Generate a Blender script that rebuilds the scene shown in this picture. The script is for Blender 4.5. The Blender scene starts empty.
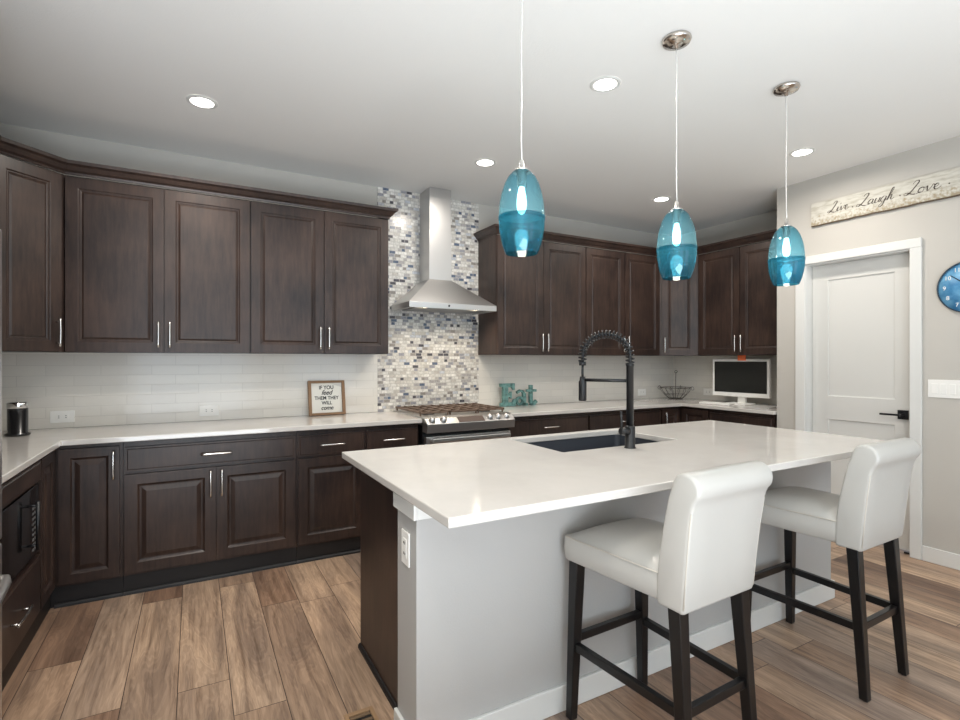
import bpy, bmesh, math, random
from mathutils import Vector, Matrix
random.seed(7)
S = bpy.context.scene
COL = S.collection
PI = math.pi
rad = math.radians

# ------------------------------------------------------------------ camera
cam = bpy.data.cameras.new('camera')
cam.sensor_width = 36.0
cam.lens = 514.0 / 960.0 * 36.0
cam.clip_start = 0.05
camo = bpy.data.objects.new('camera', cam)
COL.objects.link(camo)
camo.location = (0, 0, 1.344)
camo.rotation_euler = (rad(90), 0, rad(-29.1))
S.camera = camo

# ------------------------------------------------------------------ world, light, exposure
W = bpy.data.worlds.new('world')
S.world = W
W.use_nodes = True
W.node_tree.nodes['Background'].inputs[0].default_value = (0.75, 0.86, 1.0, 1)
W.node_tree.nodes['Background'].inputs[1].default_value = 1.0
S.view_settings.view_transform = 'Standard'
S.view_settings.look = 'None'
S.view_settings.gamma = 1
S.view_settings.use_curve_mapping = False
S.view_settings.exposure = 0.22
S.cycles.max_bounces = 10
S.cycles.diffuse_bounces = 6
S.cycles.glossy_bounces = 5
S.cycles.transmission_bounces = 8
S.cycles.transparent_max_bounces = 24
S.cycles.caustics_reflective = False
S.cycles.caustics_refractive = False
S.cycles.sample_clamp_indirect = 6.0
S.cycles.use_denoising = True

CEIL = 2.78
XL, XR, XN = -1.27, 4.28, 4.88      # left wall, right wall, nook wall
YB, YN, YR = 4.14, 2.56, -3.6       # back wall, nook end, rear wall

def area(name, loc, rot, sx, sy, power, color, shape='RECTANGLE', spread=180, parent=None):
    l = bpy.data.lights.new(name, 'AREA')
    l.shape = shape
    l.size = sx
    if shape == 'RECTANGLE': l.size_y = sy
    l.energy = power
    l.color = color
    l.spread = rad(spread)
    o = bpy.data.objects.new(name, l)
    COL.objects.link(o)
    o.location = loc
    o.rotation_euler = rot
    if parent: o.parent = parent
    return o
# daylight through the two wide openings of the rear wall
area('daylight', (-0.1, YR + .02, 1.25), (rad(90), 0, PI*0), 2.0, 2.1, 20, (0.70, 0.85, 1.0))
area('daylight', (2.9, YR + .02, 1.25), (rad(90), 0, 0), 2.0, 2.1, 20, (0.70, 0.85, 1.0))
# added fill lamp, unseen behind the camera, aimed up to brighten the ceiling
area('added_ceiling_fill', (.0, -1.7, .2), (rad(180), 0, 0), 2.4, 3.1, 275, (.85, .93, 1.0))
CAN_POWER = 9.3
PEND_POWER = 1.2

# ------------------------------------------------------------------ materials
def newmat(name):
    m = bpy.data.materials.new(name)
    m.use_nodes = True
    nt = m.node_tree
    b = nt.nodes['Principled BSDF']
    return m, nt, b
def N(nt, t, **k):
    n = nt.nodes.new(t)
    for a, v in k.items():
        if hasattr(n, a): setattr(n, a, v)
    return n
def ramp(nt, stops, interp='LINEAR'):
    r = nt.nodes.new('ShaderNodeValToRGB')
    r.color_ramp.interpolation = interp
    els = r.color_ramp.elements
    while len(els) < len(stops): els.new(0.5)
    for e, (p, c) in zip(els, stops):
        e.position = p
        e.color = (*c, 1) if len(c) == 3 else c
    return r
def srgb(r, g, b):
    f = lambda c: ((c / 255 + .055) / 1.055) ** 2.4 if c > 10 else c / 255 / 12.92
    return (f(r), f(g), f(b))
def simple(name, col, rough=0.5, metal=0.0, coat=0.0, spec=0.5, bump=0.0, bscale=200.0):
    m, nt, b = newmat(name)
    b.inputs['Base Color'].default_value = (*col, 1)
    b.inputs['Roughness'].default_value = rough
    b.inputs['Metallic'].default_value = metal
    b.inputs['Coat Weight'].default_value = coat
    b.inputs['Coat Roughness'].default_value = 0.15
    b.inputs['Specular IOR Level'].default_value = spec
    if bump:
        tc = N(nt, 'ShaderNodeTexCoord')
        n = N(nt, 'ShaderNodeTexNoise')
        n.inputs['Scale'].default_value = bscale
        n.inputs['Detail'].default_value = 3
        bp = N(nt, 'ShaderNodeBump')
        bp.inputs['Strength'].default_value = bump
        bp.inputs['Distance'].default_value = 0.002
        nt.links.new(tc.outputs['Object'], n.inputs['Vector'])
        nt.links.new(n.outputs['Fac'], bp.inputs['Height'])
        nt.links.new(bp.outputs['Normal'], b.inputs['Normal'])
    return m
def emis(name, col, st):
    m, nt, b = newmat(name)
    b.inputs['Base Color'].default_value = (*col, 1)
    b.inputs['Emission Color'].default_value = (*col, 1)
    b.inputs['Emission Strength'].default_value = st
    return m

def wood_mat(name, c1, c2, rough=0.34):
    m, nt, b = newmat(name)
    tc = N(nt, 'ShaderNodeTexCoord'); oi = N(nt, 'ShaderNodeObjectInfo')
    ad = N(nt, 'ShaderNodeVectorMath', operation='ADD')
    nt.links.new(tc.outputs['Object'], ad.inputs[0]); nt.links.new(oi.outputs['Location'], ad.inputs[1])
    mp = N(nt, 'ShaderNodeMapping'); mp.inputs['Scale'].default_value = (9, 9, 1.1)
    nt.links.new(ad.outputs[0], mp.inputs['Vector'])
    n1 = N(nt, 'ShaderNodeTexNoise'); n1.inputs['Scale'].default_value = 5; n1.inputs['Detail'].default_value = 6; n1.inputs['Roughness'].default_value = .65
    nt.links.new(mp.outputs[0], n1.inputs['Vector'])
    n2 = N(nt, 'ShaderNodeTexNoise'); n2.inputs['Scale'].default_value = 3.2; n2.inputs['Detail'].default_value = 3
    nt.links.new(ad.outputs[0], n2.inputs['Vector'])
    mx = N(nt, 'ShaderNodeMath', operation='MULTIPLY_ADD'); mx.inputs[1].default_value = .5
    nt.links.new(n1.outputs['Fac'], mx.inputs[0])
    m2 = N(nt, 'ShaderNodeMath', operation='MULTIPLY'); m2.inputs[1].default_value = .5
    nt.links.new(n2.outputs['Fac'], m2.inputs[0]); nt.links.new(m2.outputs[0], mx.inputs[2])
    r = ramp(nt, [(0.34, c1), (0.66, c2)])
    nt.links.new(mx.outputs[0], r.inputs['Fac'])
    nt.links.new(r.outputs['Color'], b.inputs['Base Color'])
    b.inputs['Roughness'].default_value = rough
    b.inputs['Specular IOR Level'].default_value = .38
    bp = N(nt, 'ShaderNodeBump'); bp.inputs['Strength'].default_value = .08; bp.inputs['Distance'].default_value = .002
    nt.links.new(n1.outputs['Fac'], bp.inputs['Height']); nt.links.new(bp.outputs['Normal'], b.inputs['Normal'])
    return m
WOOD = wood_mat('stained_wood', srgb(33, 26, 25), srgb(70, 54, 47))
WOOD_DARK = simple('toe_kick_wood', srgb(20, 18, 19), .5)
GAP = simple('shadow_gap', srgb(24, 20, 20), .6)
NICKEL = simple('satin_nickel', (.72, .70, .67), .25, 1)
STEEL = simple('brushed_steel', (.60, .59, .58), .36, 1, bump=.03, bscale=60)
CHROME = simple('chrome', (.8, .8, .8), .08, 1)
BLACKM = simple('matte_black', srgb(21, 22, 25), .36)
BLACKG = simple('black_glass', srgb(12, 12, 14), .06, coat=.5)
IRON = simple('cast_iron', srgb(120, 100, 86), .4, .5)
WHITEP = simple('white_plastic', srgb(238, 237, 233), .35)
SLOT = simple('slot_dark', srgb(38, 36, 35), .5)
TRIM = simple('white_trim_paint', srgb(216, 216, 213), .35)
DOORP = simple('white_door_paint', srgb(208, 207, 203), .38)
WALL = simple('greige_wall_paint', srgb(188, 184, 177), .75, bump=.25, bscale=170)
CEILM = simple('ceiling_paint', srgb(236, 235, 232), .85, bump=.4, bscale=120)
PONY = simple('island_wall_paint', srgb(176, 175, 173), .6, bump=.25, bscale=170)
LEATHER = simple('white_leather', srgb(180, 178, 173), .36, coat=.2, bump=.12, bscale=35)
STITCH = simple('seam_piping', srgb(190, 184, 174), .6)
LEGW = simple('black_stool_wood', srgb(13, 12, 13), .3)
CORD = simple('clear_cord', (.75, .74, .72), .25, .3)
BRN = simple('canopy_nickel', (.62, .57, .52), .2, 1)

def quartz():
    m, nt, b = newmat('white_quartz')
    tc = N(nt, 'ShaderNodeTexCoord')
    n = N(nt, 'ShaderNodeTexNoise'); n.inputs['Scale'].default_value = 3; n.inputs['Detail'].default_value = 8; n.inputs['Roughness'].default_value = .6
    nt.links.new(tc.outputs['Object'], n.inputs['Vector'])
    r = ramp(nt, [(.3, srgb(198, 194, 189)), (.6, srgb(207, 203, 198))])
    nt.links.new(n.outputs['Fac'], r.inputs['Fac']); nt.links.new(r.outputs['Color'], b.inputs['Base Color'])
    b.inputs['Roughness'].default_value = .1
    b.inputs['Specular IOR Level'].default_value = .5
    return m
QUARTZ = quartz()

def floor_mat():
    m, nt, b = newmat('oak_plank_floor')
    L = nt.links.new
    tc = N(nt, 'ShaderNodeTexCoord')
    sp = N(nt, 'ShaderNodeSeparateXYZ'); L(tc.outputs['Object'], sp.inputs[0])
    ax = N(nt, 'ShaderNodeMath', operation='ADD'); ax.inputs[1].default_value = 20 * .19 - .132
    L(sp.outputs['X'], ax.inputs[0])
    ay = N(nt, 'ShaderNodeMath', operation='ADD'); ay.inputs[1].default_value = 10.35
    L(sp.outputs['Y'], ay.inputs[0])
    # per row shift so that the end joints are irregular
    row = N(nt, 'ShaderNodeMath', operation='DIVIDE'); row.inputs[1].default_value = .19; L(ax.outputs[0], row.inputs[0])
    fl = N(nt, 'ShaderNodeMath', operation='FLOOR'); L(row.outputs[0], fl.inputs[0])
    wn = N(nt, 'ShaderNodeTexWhiteNoise', noise_dimensions='1D'); L(fl.outputs[0], wn.inputs['W'])
    sh = N(nt, 'ShaderNodeMath', operation='MULTIPLY_ADD'); sh.inputs[1].default_value = 1.2
    L(wn.outputs['Value'], sh.inputs[0]); L(ay.outputs[0], sh.inputs[2])
    cb = N(nt, 'ShaderNodeCombineXYZ'); L(sh.outputs[0], cb.inputs['X']); L(ax.outputs[0], cb.inputs['Y'])
    br = N(nt, 'ShaderNodeTexBrick', offset=0.0, offset_frequency=1)
    br.inputs['Color1'].default_value = (0, 0, 0, 1); br.inputs['Color2'].default_value = (1, 1, 1, 1); br.inputs['Mortar'].default_value = (.5, .5, .5, 1)
    br.inputs['Scale'].default_value = 1; br.inputs['Brick Width'].default_value = 1.25; br.inputs['Row Height'].default_value = .19
    br.inputs['Mortar Size'].default_value = .0016; br.inputs['Mortar Smooth'].default_value = .1
    L(cb.outputs[0], br.inputs['Vector'])
    tone = ramp(nt, [(0, srgb(134, 107, 90)), (.3, srgb(166, 139, 118)), (.65, srgb(190, 164, 141)), (1, srgb(158, 139, 126))])
    L(br.outputs['Color'], tone.inputs['Fac'])
    # offset grain per plank
    pm = N(nt, 'ShaderNodeMath', operation='MULTIPLY'); pm.inputs[1].default_value = 7.3; L(br.outputs['Color'], pm.inputs[0])
    c2 = N(nt, 'ShaderNodeCombineXYZ'); L(ax.outputs[0], c2.inputs['X']); L(ay.outputs[0], c2.inputs['Y']); L(pm.outputs[0], c2.inputs['Z'])
    mp = N(nt, 'ShaderNodeMapping'); mp.inputs['Scale'].default_value = (18, 1.0, 1); L(c2.outputs[0], mp.inputs['Vector'])
    g1 = N(nt, 'ShaderNodeTexNoise'); g1.inputs['Scale'].default_value = 2.2; g1.inputs['Detail'].default_value = 8; g1.inputs['Roughness'].default_value = .7; g1.inputs['Distortion'].default_value = .45
    L(mp.outputs[0], g1.inputs['Vector'])
    mp3 = N(nt, 'ShaderNodeMapping'); mp3.inputs['Scale'].default_value = (6.5, .8, 1); L(c2.outputs[0], mp3.inputs['Vector'])
    g2 = N(nt, 'ShaderNodeTexNoise'); g2.inputs['Scale'].default_value = 1.3; g2.inputs['Detail'].default_value = 4; g2.inputs['Distortion'].default_value = .7
    L(mp3.outputs[0], g2.inputs['Vector'])
    # cathedral rings
    mul = N(nt, 'ShaderNodeMath', operation='MULTIPLY'); mul.inputs[1].default_value = 120; L(g2.outputs['Fac'], mul.inputs[0])
    sn = N(nt, 'ShaderNodeMath', operation='SINE'); L(mul.outputs[0], sn.inputs[0])
    rr = ramp(nt, [(.0, (.88, .87, .86)), (.55, (1, 1, 1))]); L(sn.outputs[0], rr.inputs['Fac'])
    r1 = ramp(nt, [(.3, (.45, .41, .39)), (.5, (.93, .92, .91)), (.68, (1.15, 1.14, 1.12))]); L(g1.outputs['Fac'], r1.inputs['Fac'])
    r2 = ramp(nt, [(.34, (.60, .59, .60)), (.62, (1.12, 1.10, 1.06))]); L(g2.outputs['Fac'], r2.inputs['Fac'])
    cur = tone.outputs['Color']
    for q in (r1, r2, rr):
        mx = N(nt, 'ShaderNodeMix', data_type='RGBA', blend_type='MULTIPLY'); mx.inputs[0].default_value = 1
        L(cur, mx.inputs[6]); L(q.outputs['Color'], mx.inputs[7]); cur = mx.outputs[2]
    mo = N(nt, 'ShaderNodeMix', data_type='RGBA'); L(br.outputs['Fac'], mo.inputs[0]); L(cur, mo.inputs[6]); mo.inputs[7].default_value = (*srgb(58, 43, 36), 1)
    L(mo.outputs[2], b.inputs['Base Color'])
    b.inputs['Roughness'].default_value = .42
    bp = N(nt, 'ShaderNodeBump'); bp.inputs['Strength'].default_value = .15; bp.inputs['Distance'].default_value = .002
    L(g1.outputs['Fac'], bp.inputs['Height']); L(bp.outputs['Normal'], b.inputs['Normal'])
    return m
FLOOR = floor_mat()

def tile_mat(name, axis):
    m, nt, b = newmat(name)
    L = nt.links.new
    tc = N(nt, 'ShaderNodeTexCoord'); sp = N(nt, 'ShaderNodeSeparateXYZ'); L(tc.outputs['Object'], sp.inputs[0])
    cb = N(nt, 'ShaderNodeCombineXYZ')
    a = N(nt, 'ShaderNodeMath', operation='ADD'); a.inputs[1].default_value = 10.05; L(sp.outputs[axis], a.inputs[0])
    z = N(nt, 'ShaderNodeMath', operation='ADD'); z.inputs[1].default_value = .066 * 10 - .914; L(sp.outputs['Z'], z.inputs[0])
    L(a.outputs[0], cb.inputs['X']); L(z.outputs[0], cb.inputs['Y'])
    br = N(nt, 'ShaderNodeTexBrick', offset=.5, offset_frequency=2)
    br.inputs['Color1'].default_value = (*srgb(222, 218, 210), 1); br.inputs['Color2'].default_value = (*srgb(216, 212, 205), 1)
    br.inputs['Mortar'].default_value = (*srgb(206, 202, 195), 1)
    br.inputs['Scale'].default_value = 1; br.inputs['Brick Width'].default_value = .28; br.inputs['Row Height'].default_value = .066
    br.inputs['Mortar Size'].default_value = .0018; br.inputs['Mortar Smooth'].default_value = .3
    L(cb.outputs[0], br.inputs['Vector'])
    L(br.outputs['Color'], b.inputs['Base Color'])
    b.inputs['Roughness'].default_value = .12
    ns = N(nt, 'ShaderNodeTexNoise'); ns.inputs['Scale'].default_value = 14; ns.inputs['Detail'].default_value = 2; L(tc.outputs['Object'], ns.inputs['Vector'])
    h = N(nt, 'ShaderNodeMath', operation='MULTIPLY_ADD'); h.inputs[1].default_value = -1.0; L(br.outputs['Fac'], h.inputs[0]); L(ns.outputs['Fac'], h.inputs[2])
    bp = N(nt, 'ShaderNodeBump'); bp.inputs['Strength'].default_value = .35; bp.inputs['Distance'].default_value = .003
    L(h.outputs[0], bp.inputs['Height']); L(bp.outputs['Normal'], b.inputs['Normal'])
    return m
TILE_X = tile_mat('subway_tile', 'X')
TILE_Y = tile_mat('subway_tile_side', 'Y')

def mosaic_mat():
    m, nt, b = newmat('glass_stone_mosaic')
    L = nt.links.new
    tc = N(nt, 'ShaderNodeTexCoord'); sp = N(nt, 'ShaderNodeSeparateXYZ'); L(tc.outputs['Object'], sp.inputs[0])
    cb = N(nt, 'ShaderNodeCombineXYZ')
    rw = N(nt, 'ShaderNodeMath', operation='DIVIDE'); rw.inputs[1].default_value = .026; L(sp.outputs['Z'], rw.inputs[0])
    fl = N(nt, 'ShaderNodeMath', operation='FLOOR'); L(rw.outputs[0], fl.inputs[0])
    wn = N(nt, 'ShaderNodeTexWhiteNoise', noise_dimensions='1D'); L(fl.outputs[0], wn.inputs['W'])
    sh = N(nt, 'ShaderNodeMath', operation='ADD'); L(wn.outputs['Value'], sh.inputs[0]); L(sp.outputs['X'], sh.inputs[1])
    L(sh.outputs[0], cb.inputs['X']); L(sp.outputs['Z'], cb.inputs['Y'])
    br = N(nt, 'ShaderNodeTexBrick', offset=.37, offset_frequency=2, squash=.62, squash_frequency=3)
    br.inputs['Color1'].default_value = (0, 0, 0, 1); br.inputs['Color2'].default_value = (1, 1, 1, 1); br.inputs['Mortar'].default_value = (.3, .3, .3, 1)
    br.inputs['Scale'].default_value = 1; br.inputs['Brick Width'].default_value = .052; br.inputs['Row Height'].default_value = .026
    br.inputs['Mortar Size'].default_value = .0022; br.inputs['Mortar Smooth'].default_value = .2
    L(cb.outputs[0], br.inputs['Vector'])
    r = ramp(nt, [(0, srgb(214, 211, 205)), (.18, srgb(196, 190, 182)), (.30, srgb(226, 223, 217)), (.44, srgb(170, 166, 164)), (.52, srgb(214, 210, 202)),
                  (.64, srgb(232, 229, 223)), (.74, srgb(152, 152, 158)), (.82, srgb(96, 108, 128)), (.87, srgb(150, 144, 138)), (.92, srgb(84, 82, 88)), (.96, srgb(196, 199, 205))], 'CONSTANT')
    L(br.outputs['Color'], r.inputs['Fac'])
    ns = N(nt, 'ShaderNodeTexNoise'); ns.inputs['Scale'].default_value = 60; ns.inputs['Detail'].default_value = 3; L(tc.outputs['Object'], ns.inputs['Vector'])
    r2 = ramp(nt, [(.35, (.82, .82, .82)), (.6, (1.08, 1.08, 1.08))]); L(ns.outputs['Fac'], r2.inputs['Fac'])
    mx = N(nt, 'ShaderNodeMix', data_type='RGBA', blend_type='MULTIPLY'); mx.inputs[0].default_value = 1
    L(r.outputs['Color'], mx.inputs[6]); L(r2.outputs['Color'], mx.inputs[7])
    mo = N(nt, 'ShaderNodeMix', data_type='RGBA'); L(br.outputs['Fac'], mo.inputs[0]); L(mx.outputs[2], mo.inputs[6]); mo.inputs[7].default_value = (*srgb(188, 184, 178), 1)
    L(mo.outputs[2], b.inputs['Base Color'])
    b.inputs['Roughness'].default_value = .2
    bp = N(nt, 'ShaderNodeBump'); bp.inputs['Strength'].default_value = .4; bp.inputs['Distance'].default_value = .002; bp.invert = True
    L(br.outputs['Fac'], bp.inputs['Height']); L(bp.outputs['Normal'], b.inputs['Normal'])
    return m
MOSAIC = mosaic_mat()

def tinted(name, col, gl=.12, rough=.07):
    """thin tinted glass: light and sight pass straight through, tinted; edges reflect more"""
    m, nt, b = newmat(name)
    nt.nodes.remove(b)
    out = nt.nodes['Material Output']
    tr = N(nt, 'ShaderNodeBsdfTransparent')
    lw = N(nt, 'ShaderNodeLayerWeight'); lw.inputs['Blend'].default_value = .35
    edge = tuple(c * .55 for c in col)
    mc = N(nt, 'ShaderNodeMix', data_type='RGBA'); nt.links.new(lw.outputs['Facing'], mc.inputs[0])
    mc.inputs[6].default_value = (*col, 1); mc.inputs[7].default_value = (*edge, 1)
    nt.links.new(mc.outputs[2], tr.inputs['Color'])
    g = N(nt, 'ShaderNodeBsdfGlossy'); g.inputs['Roughness'].default_value = rough; g.inputs['Color'].default_value = (.9, .97, 1, 1)
    df = N(nt, 'ShaderNodeBsdfTranslucent'); df.inputs['Color'].default_value = (*[min(1, c * 1.1) for c in col], 1)
    ms0 = N(nt, 'ShaderNodeMixShader'); ms0.inputs[0].default_value = .10
    nt.links.new(tr.outputs[0], ms0.inputs[1]); nt.links.new(df.outputs[0], ms0.inputs[2])
    pw_ = N(nt, 'ShaderNodeMath', operation='POWER'); pw_.inputs[1].default_value = 3.5; nt.links.new(lw.outputs['Facing'], pw_.inputs[0])
    ad = N(nt, 'ShaderNodeMath', operation='MULTIPLY_ADD'); ad.inputs[1].default_value = .38; ad.inputs[2].default_value = gl * .3
    nt.links.new(pw_.outputs[0], ad.inputs[0])
    ms = N(nt, 'ShaderNodeMixShader'); nt.links.new(ad.outputs[0], ms.inputs[0])
    nt.links.new(ms0.outputs[0], ms.inputs[1]); nt.links.new(g.outputs[0], ms.inputs[2])
    nt.links.new(ms.outputs[0], out.inputs['Surface'])
    return m
GLASS_TOP = tinted('aqua_glass', (.30, .66, .80))
GLASS_LOW = tinted('teal_glass', (.05, .33, .50))
GLASS_RING = tinted('deep_teal_glass', (.03, .25, .38))

# ------------------------------------------------------------------ mesh helpers
class MB:
    def __init__(s): s.v = []; s.f = []; s.sm = []
    def add(s, vs, fs, smooth=False):
        o = len(s.v); s.v += [tuple(v) for v in vs]; s.f += [tuple(i + o for i in f) for f in fs]; s.sm += [smooth] * len(fs); return s
    def box(s, x0, x1, y0, y1, z0, z1):
        return s.add([(x0,y0,z0),(x1,y0,z0),(x1,y1,z0),(x0,y1,z0),(x0,y0,z1),(x1,y0,z1),(x1,y1,z1),(x0,y1,z1)],
                     [(0,3,2,1),(4,5,6,7),(0,1,5,4),(1,2,6,5),(2,3,7,6),(3,0,4,7)])
    def hexa(s, b, t):
        return s.add(list(b) + list(t), [(0,3,2,1),(4,5,6,7),(0,1,5,4),(1,2,6,5),(2,3,7,6),(3,0,4,7)])
    def prism(s, poly, a, b, axis='z', smooth=False):
        n = len(poly)
        if axis == 'z': f = lambda p, t: (p[0], p[1], t)
        elif axis == 'y': f = lambda p, t: (p[0], t, p[1])
        else: f = lambda p, t: (t, p[0], p[1])
        vs = [f(p, a) for p in poly] + [f(p, b) for p in poly]
        o = len(s.v); s.v += vs
        s.f.append(tuple(o + i for i in reversed(range(n)))); s.sm.append(False)
        s.f.append(tuple(o + n + i for i in range(n))); s.sm.append(False)
        for i in range(n):
            j = (i + 1) % n
            s.f.append((o + i, o + j, o + n + j, o + n + i)); s.sm.append(smooth)
        return s
    def lathe(s, prof, seg=32, c=(0,0,0), axis='z', cap=True):
        vs = []; fs = []
        for r, h in prof:
            for k in range(seg):
                a = 2 * PI * k / seg; x, y = r * math.cos(a), r * math.sin(a)
                p = {'z': (x, y, h), 'y': (x, h, y), 'x': (h, x, y)}[axis]
                vs.append((p[0] + c[0], p[1] + c[1], p[2] + c[2]))
        for i in range(len(prof) - 1):
            for k in range(seg):
                k2 = (k + 1) % seg
                fs.append((i*seg+k, i*seg+k2, (i+1)*seg+k2, (i+1)*seg+k))
        s.add(vs, fs, True)
        if cap:
            o = len(s.v) - len(vs)
            if prof[0][0] > 1e-4: s.f.append(tuple(o + k for k in reversed(range(seg)))); s.sm.append(False)
            if prof[-1][0] > 1e-4: s.f.append(tuple(o + (len(prof)-1)*seg + k for k in range(seg))); s.sm.append(False)
        return s
    def tube(s, pts, r, seg=10, closed=False):
        pts = [Vector(p) for p in pts]; n = len(pts)
        rs = r if isinstance(r, (list, tuple)) else [r] * n
        prev = None; vs = []
        for i, p in enumerate(pts):
            if closed: t = (pts[(i+1) % n] - pts[i-1]).normalized()
            else: t = (pts[min(i+1, n-1)] - pts[max(i-1, 0)]).normalized()
            if prev is None:
                u = t.orthogonal().normalized()
            else:
                u = prev - t * prev.dot(t)
                u = u.normalized() if u.length > 1e-6 else t.orthogonal().normalized()
            prev = u; w = t.cross(u)
            for k in range(seg):
                a = 2 * PI * k / seg
                vs.append(p + (u * math.cos(a) + w * math.sin(a)) * rs[i])
        fs = []
        m = n if closed else n - 1
        for i in range(m):
            j = (i + 1) % n
            for k in range(seg):
                k2 = (k + 1) % seg
                fs.append((i*seg+k, i*seg+k2, j*seg+k2, j*seg+k))
        s.add(vs, fs, True)
        if not closed:
            o = len(s.v) - len(vs)
            s.f.append(tuple(o + k for k in reversed(range(seg)))); s.sm.append(False)
            s.f.append(tuple(o + (n-1)*seg + k for k in range(seg))); s.sm.append(False)
        return s
    def build(s, name, mat, parent=None, loc=(0,0,0), rotz=0, bevel=0, seg=2, recalc=True):
        me = bpy.data.meshes.new(name); me.from_pydata(s.v, [], s.f)
        for p, q in zip(me.polygons, s.sm): p.use_smooth = q
        if recalc:
            bm = bmesh.new(); bm.from_mesh(me); bmesh.ops.recalc_face_normals(bm, faces=bm.faces); bm.to_mesh(me); bm.free()
        me.materials.append(mat)
        o = bpy.data.objects.new(name, me); COL.objects.link(o)
        o.location = loc; o.rotation_euler = (0, 0, rotz)
        if parent: o.parent = parent
        if bevel:
            md = o.modifiers.new('bevel', 'BEVEL'); md.width = bevel; md.segments = seg; md.limit_method = 'ANGLE'; md.angle_limit = rad(35)
        return o
def thing(name, label, cat, loc=(0,0,0), rotz=0, group=None, kind=None):
    o = bpy.data.objects.new(name, None); COL.objects.link(o)
    o.empty_display_size = .1
    o.location = loc; o.rotation_euler = (0, 0, rotz)
    return tag(o, label, cat, group, kind)
def tag(o, label, cat=None, group=None, kind=None):
    o['label'] = label
    if cat: o['category'] = cat
    if group: o['group'] = group
    if kind: o['kind'] = kind
    return o
def copy_tree(o, parent=None):
    c = o.copy(); COL.objects.link(c)
    if parent: c.parent = parent
    for ch in list(o.children): copy_tree(ch, c)
    return c
def text_part(name, body, size, mat, parent, loc, rot, ext=.0006, align='CENTER', sx=1, shear=0, off=0):
    cu = bpy.data.curves.new(name, 'FONT'); cu.body = body; cu.size = size; cu.extrude = ext; cu.align_x = align; cu.align_y = 'CENTER'; cu.shear = shear; cu.offset = off
    tmp = bpy.data.objects.new(name, cu); COL.objects.link(tmp)
    me = bpy.data.meshes.new_from_object(tmp.evaluated_get(bpy.context.evaluated_depsgraph_get()))
    COL.objects.unlink(tmp); bpy.data.objects.remove(tmp)
    me.materials.clear(); me.materials.append(mat)
    o = bpy.data.objects.new(name, me); COL.objects.link(o); o.parent = parent; o.location = loc; o.rotation_euler = rot; o.scale = (sx, 1, 1)
    return o

# ------------------------------------------------------------------ room shell
def struct(name, mb, mat, label, bevel=0):
    return tag(mb.build(name, mat, bevel=bevel), label, None, kind='structure')
struct('floor', MB().box(XL-.1, XN+.1, YR-.1, YB+.1, -.1, 0), FLOOR, 'weathered brown oak plank floor running towards the back wall')
struct('ceiling', MB().box(XL-.1, XN+.1, YR-.1, YB+.1, CEIL, CEIL+.1), CEILM, 'flat off white ceiling with a fine texture')
struct('wall_back', MB().box(XL-.1, XN+.1, YB, YB+.1, 0, CEIL), WALL, 'greige back wall behind the range and cabinets')
struct('wall_left', MB().box(XL-.1, XL, YR-.1, YB, 0, CEIL), WALL, 'greige left wall behind the refrigerator')
struct('wall_nook', MB().box(XN, XN+.1, YN-.1, YB, 0, CEIL), WALL, 'greige side wall behind the monitor corner')
# right wall with the door opening
DY0, DY1, DZ = 1.64, 2.325, 2.10
wr = MB().box(XR, XR+.12, YR-.1, DY0, 0, CEIL).box(XR, XR+.12, DY1, YN, 0, CEIL).box(XR, XR+.12, DY0, DY1, DZ, CEIL)
wr.box(XR+.12, XN, YN-.1, YN, 0, CEIL)
struct('wall_right', wr, WALL, 'greige right wall with the white door and wooden sign')
# rear wall behind the camera with two wide glazed openings
wb = MB()
for x0, x1 in ((XL, -1.15), (.95, 1.85), (3.95, XR)): wb.box(x0, x1, YR-.1, YR, 0, CEIL)
for x0, x1 in ((-1.15, .95), (1.85, 3.95)): wb.box(x0, x1, YR-.1, YR, 2.32, CEIL); wb.box(x0, x1, YR-.1, YR, 0, .16)
struct('wall_rear', wb, WALL, 'greige rear wall with two wide window openings')
# tiles
struct('wall_tile_left', MB().box(XL, 1.328, YB-.01, YB-.001, .9145, 1.40), TILE_X, 'pale glossy subway tile left of the mosaic')
struct('wall_tile_right', MB().box(2.283, XN-.01, YB-.01, YB-.001, .9145, 1.40), TILE_X, 'pale glossy subway tile right of the mosaic')
struct('wall_tile_nook', MB().box(XN-.01, XN-.001, YN, YB-.001, .9145, 1.40), TILE_Y, 'pale subway tile behind the white monitor')
struct('wall_mosaic', MB().box(1.328, 2.283, YB-.012, YB-.001, .90, CEIL-.002), MOSAIC, 'grey, white and blue brick mosaic panel behind the range hood')

# baseboards
struct('baseboard_right', MB().box(XR-.014, XR-.001, YR, 1.571, .001, .10), TRIM, 'white baseboard right of the door', .003)
struct('baseboard_nook', MB().box(XR-.014, XR-.001, 2.402, YN, .001, .10), TRIM, 'white baseboard between door and monitor nook', .003)
struct('baseboard_left', MB().box(XL+.001, XL+.014, YR, 1.2, .001, .10), TRIM, 'white baseboard along the left wall', .003)

# door
d1 = thing('door_1', 'white two panel interior door in the right wall', None, (XR+.08, DY1-.006, .012), -PI/2, kind='structure')
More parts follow.
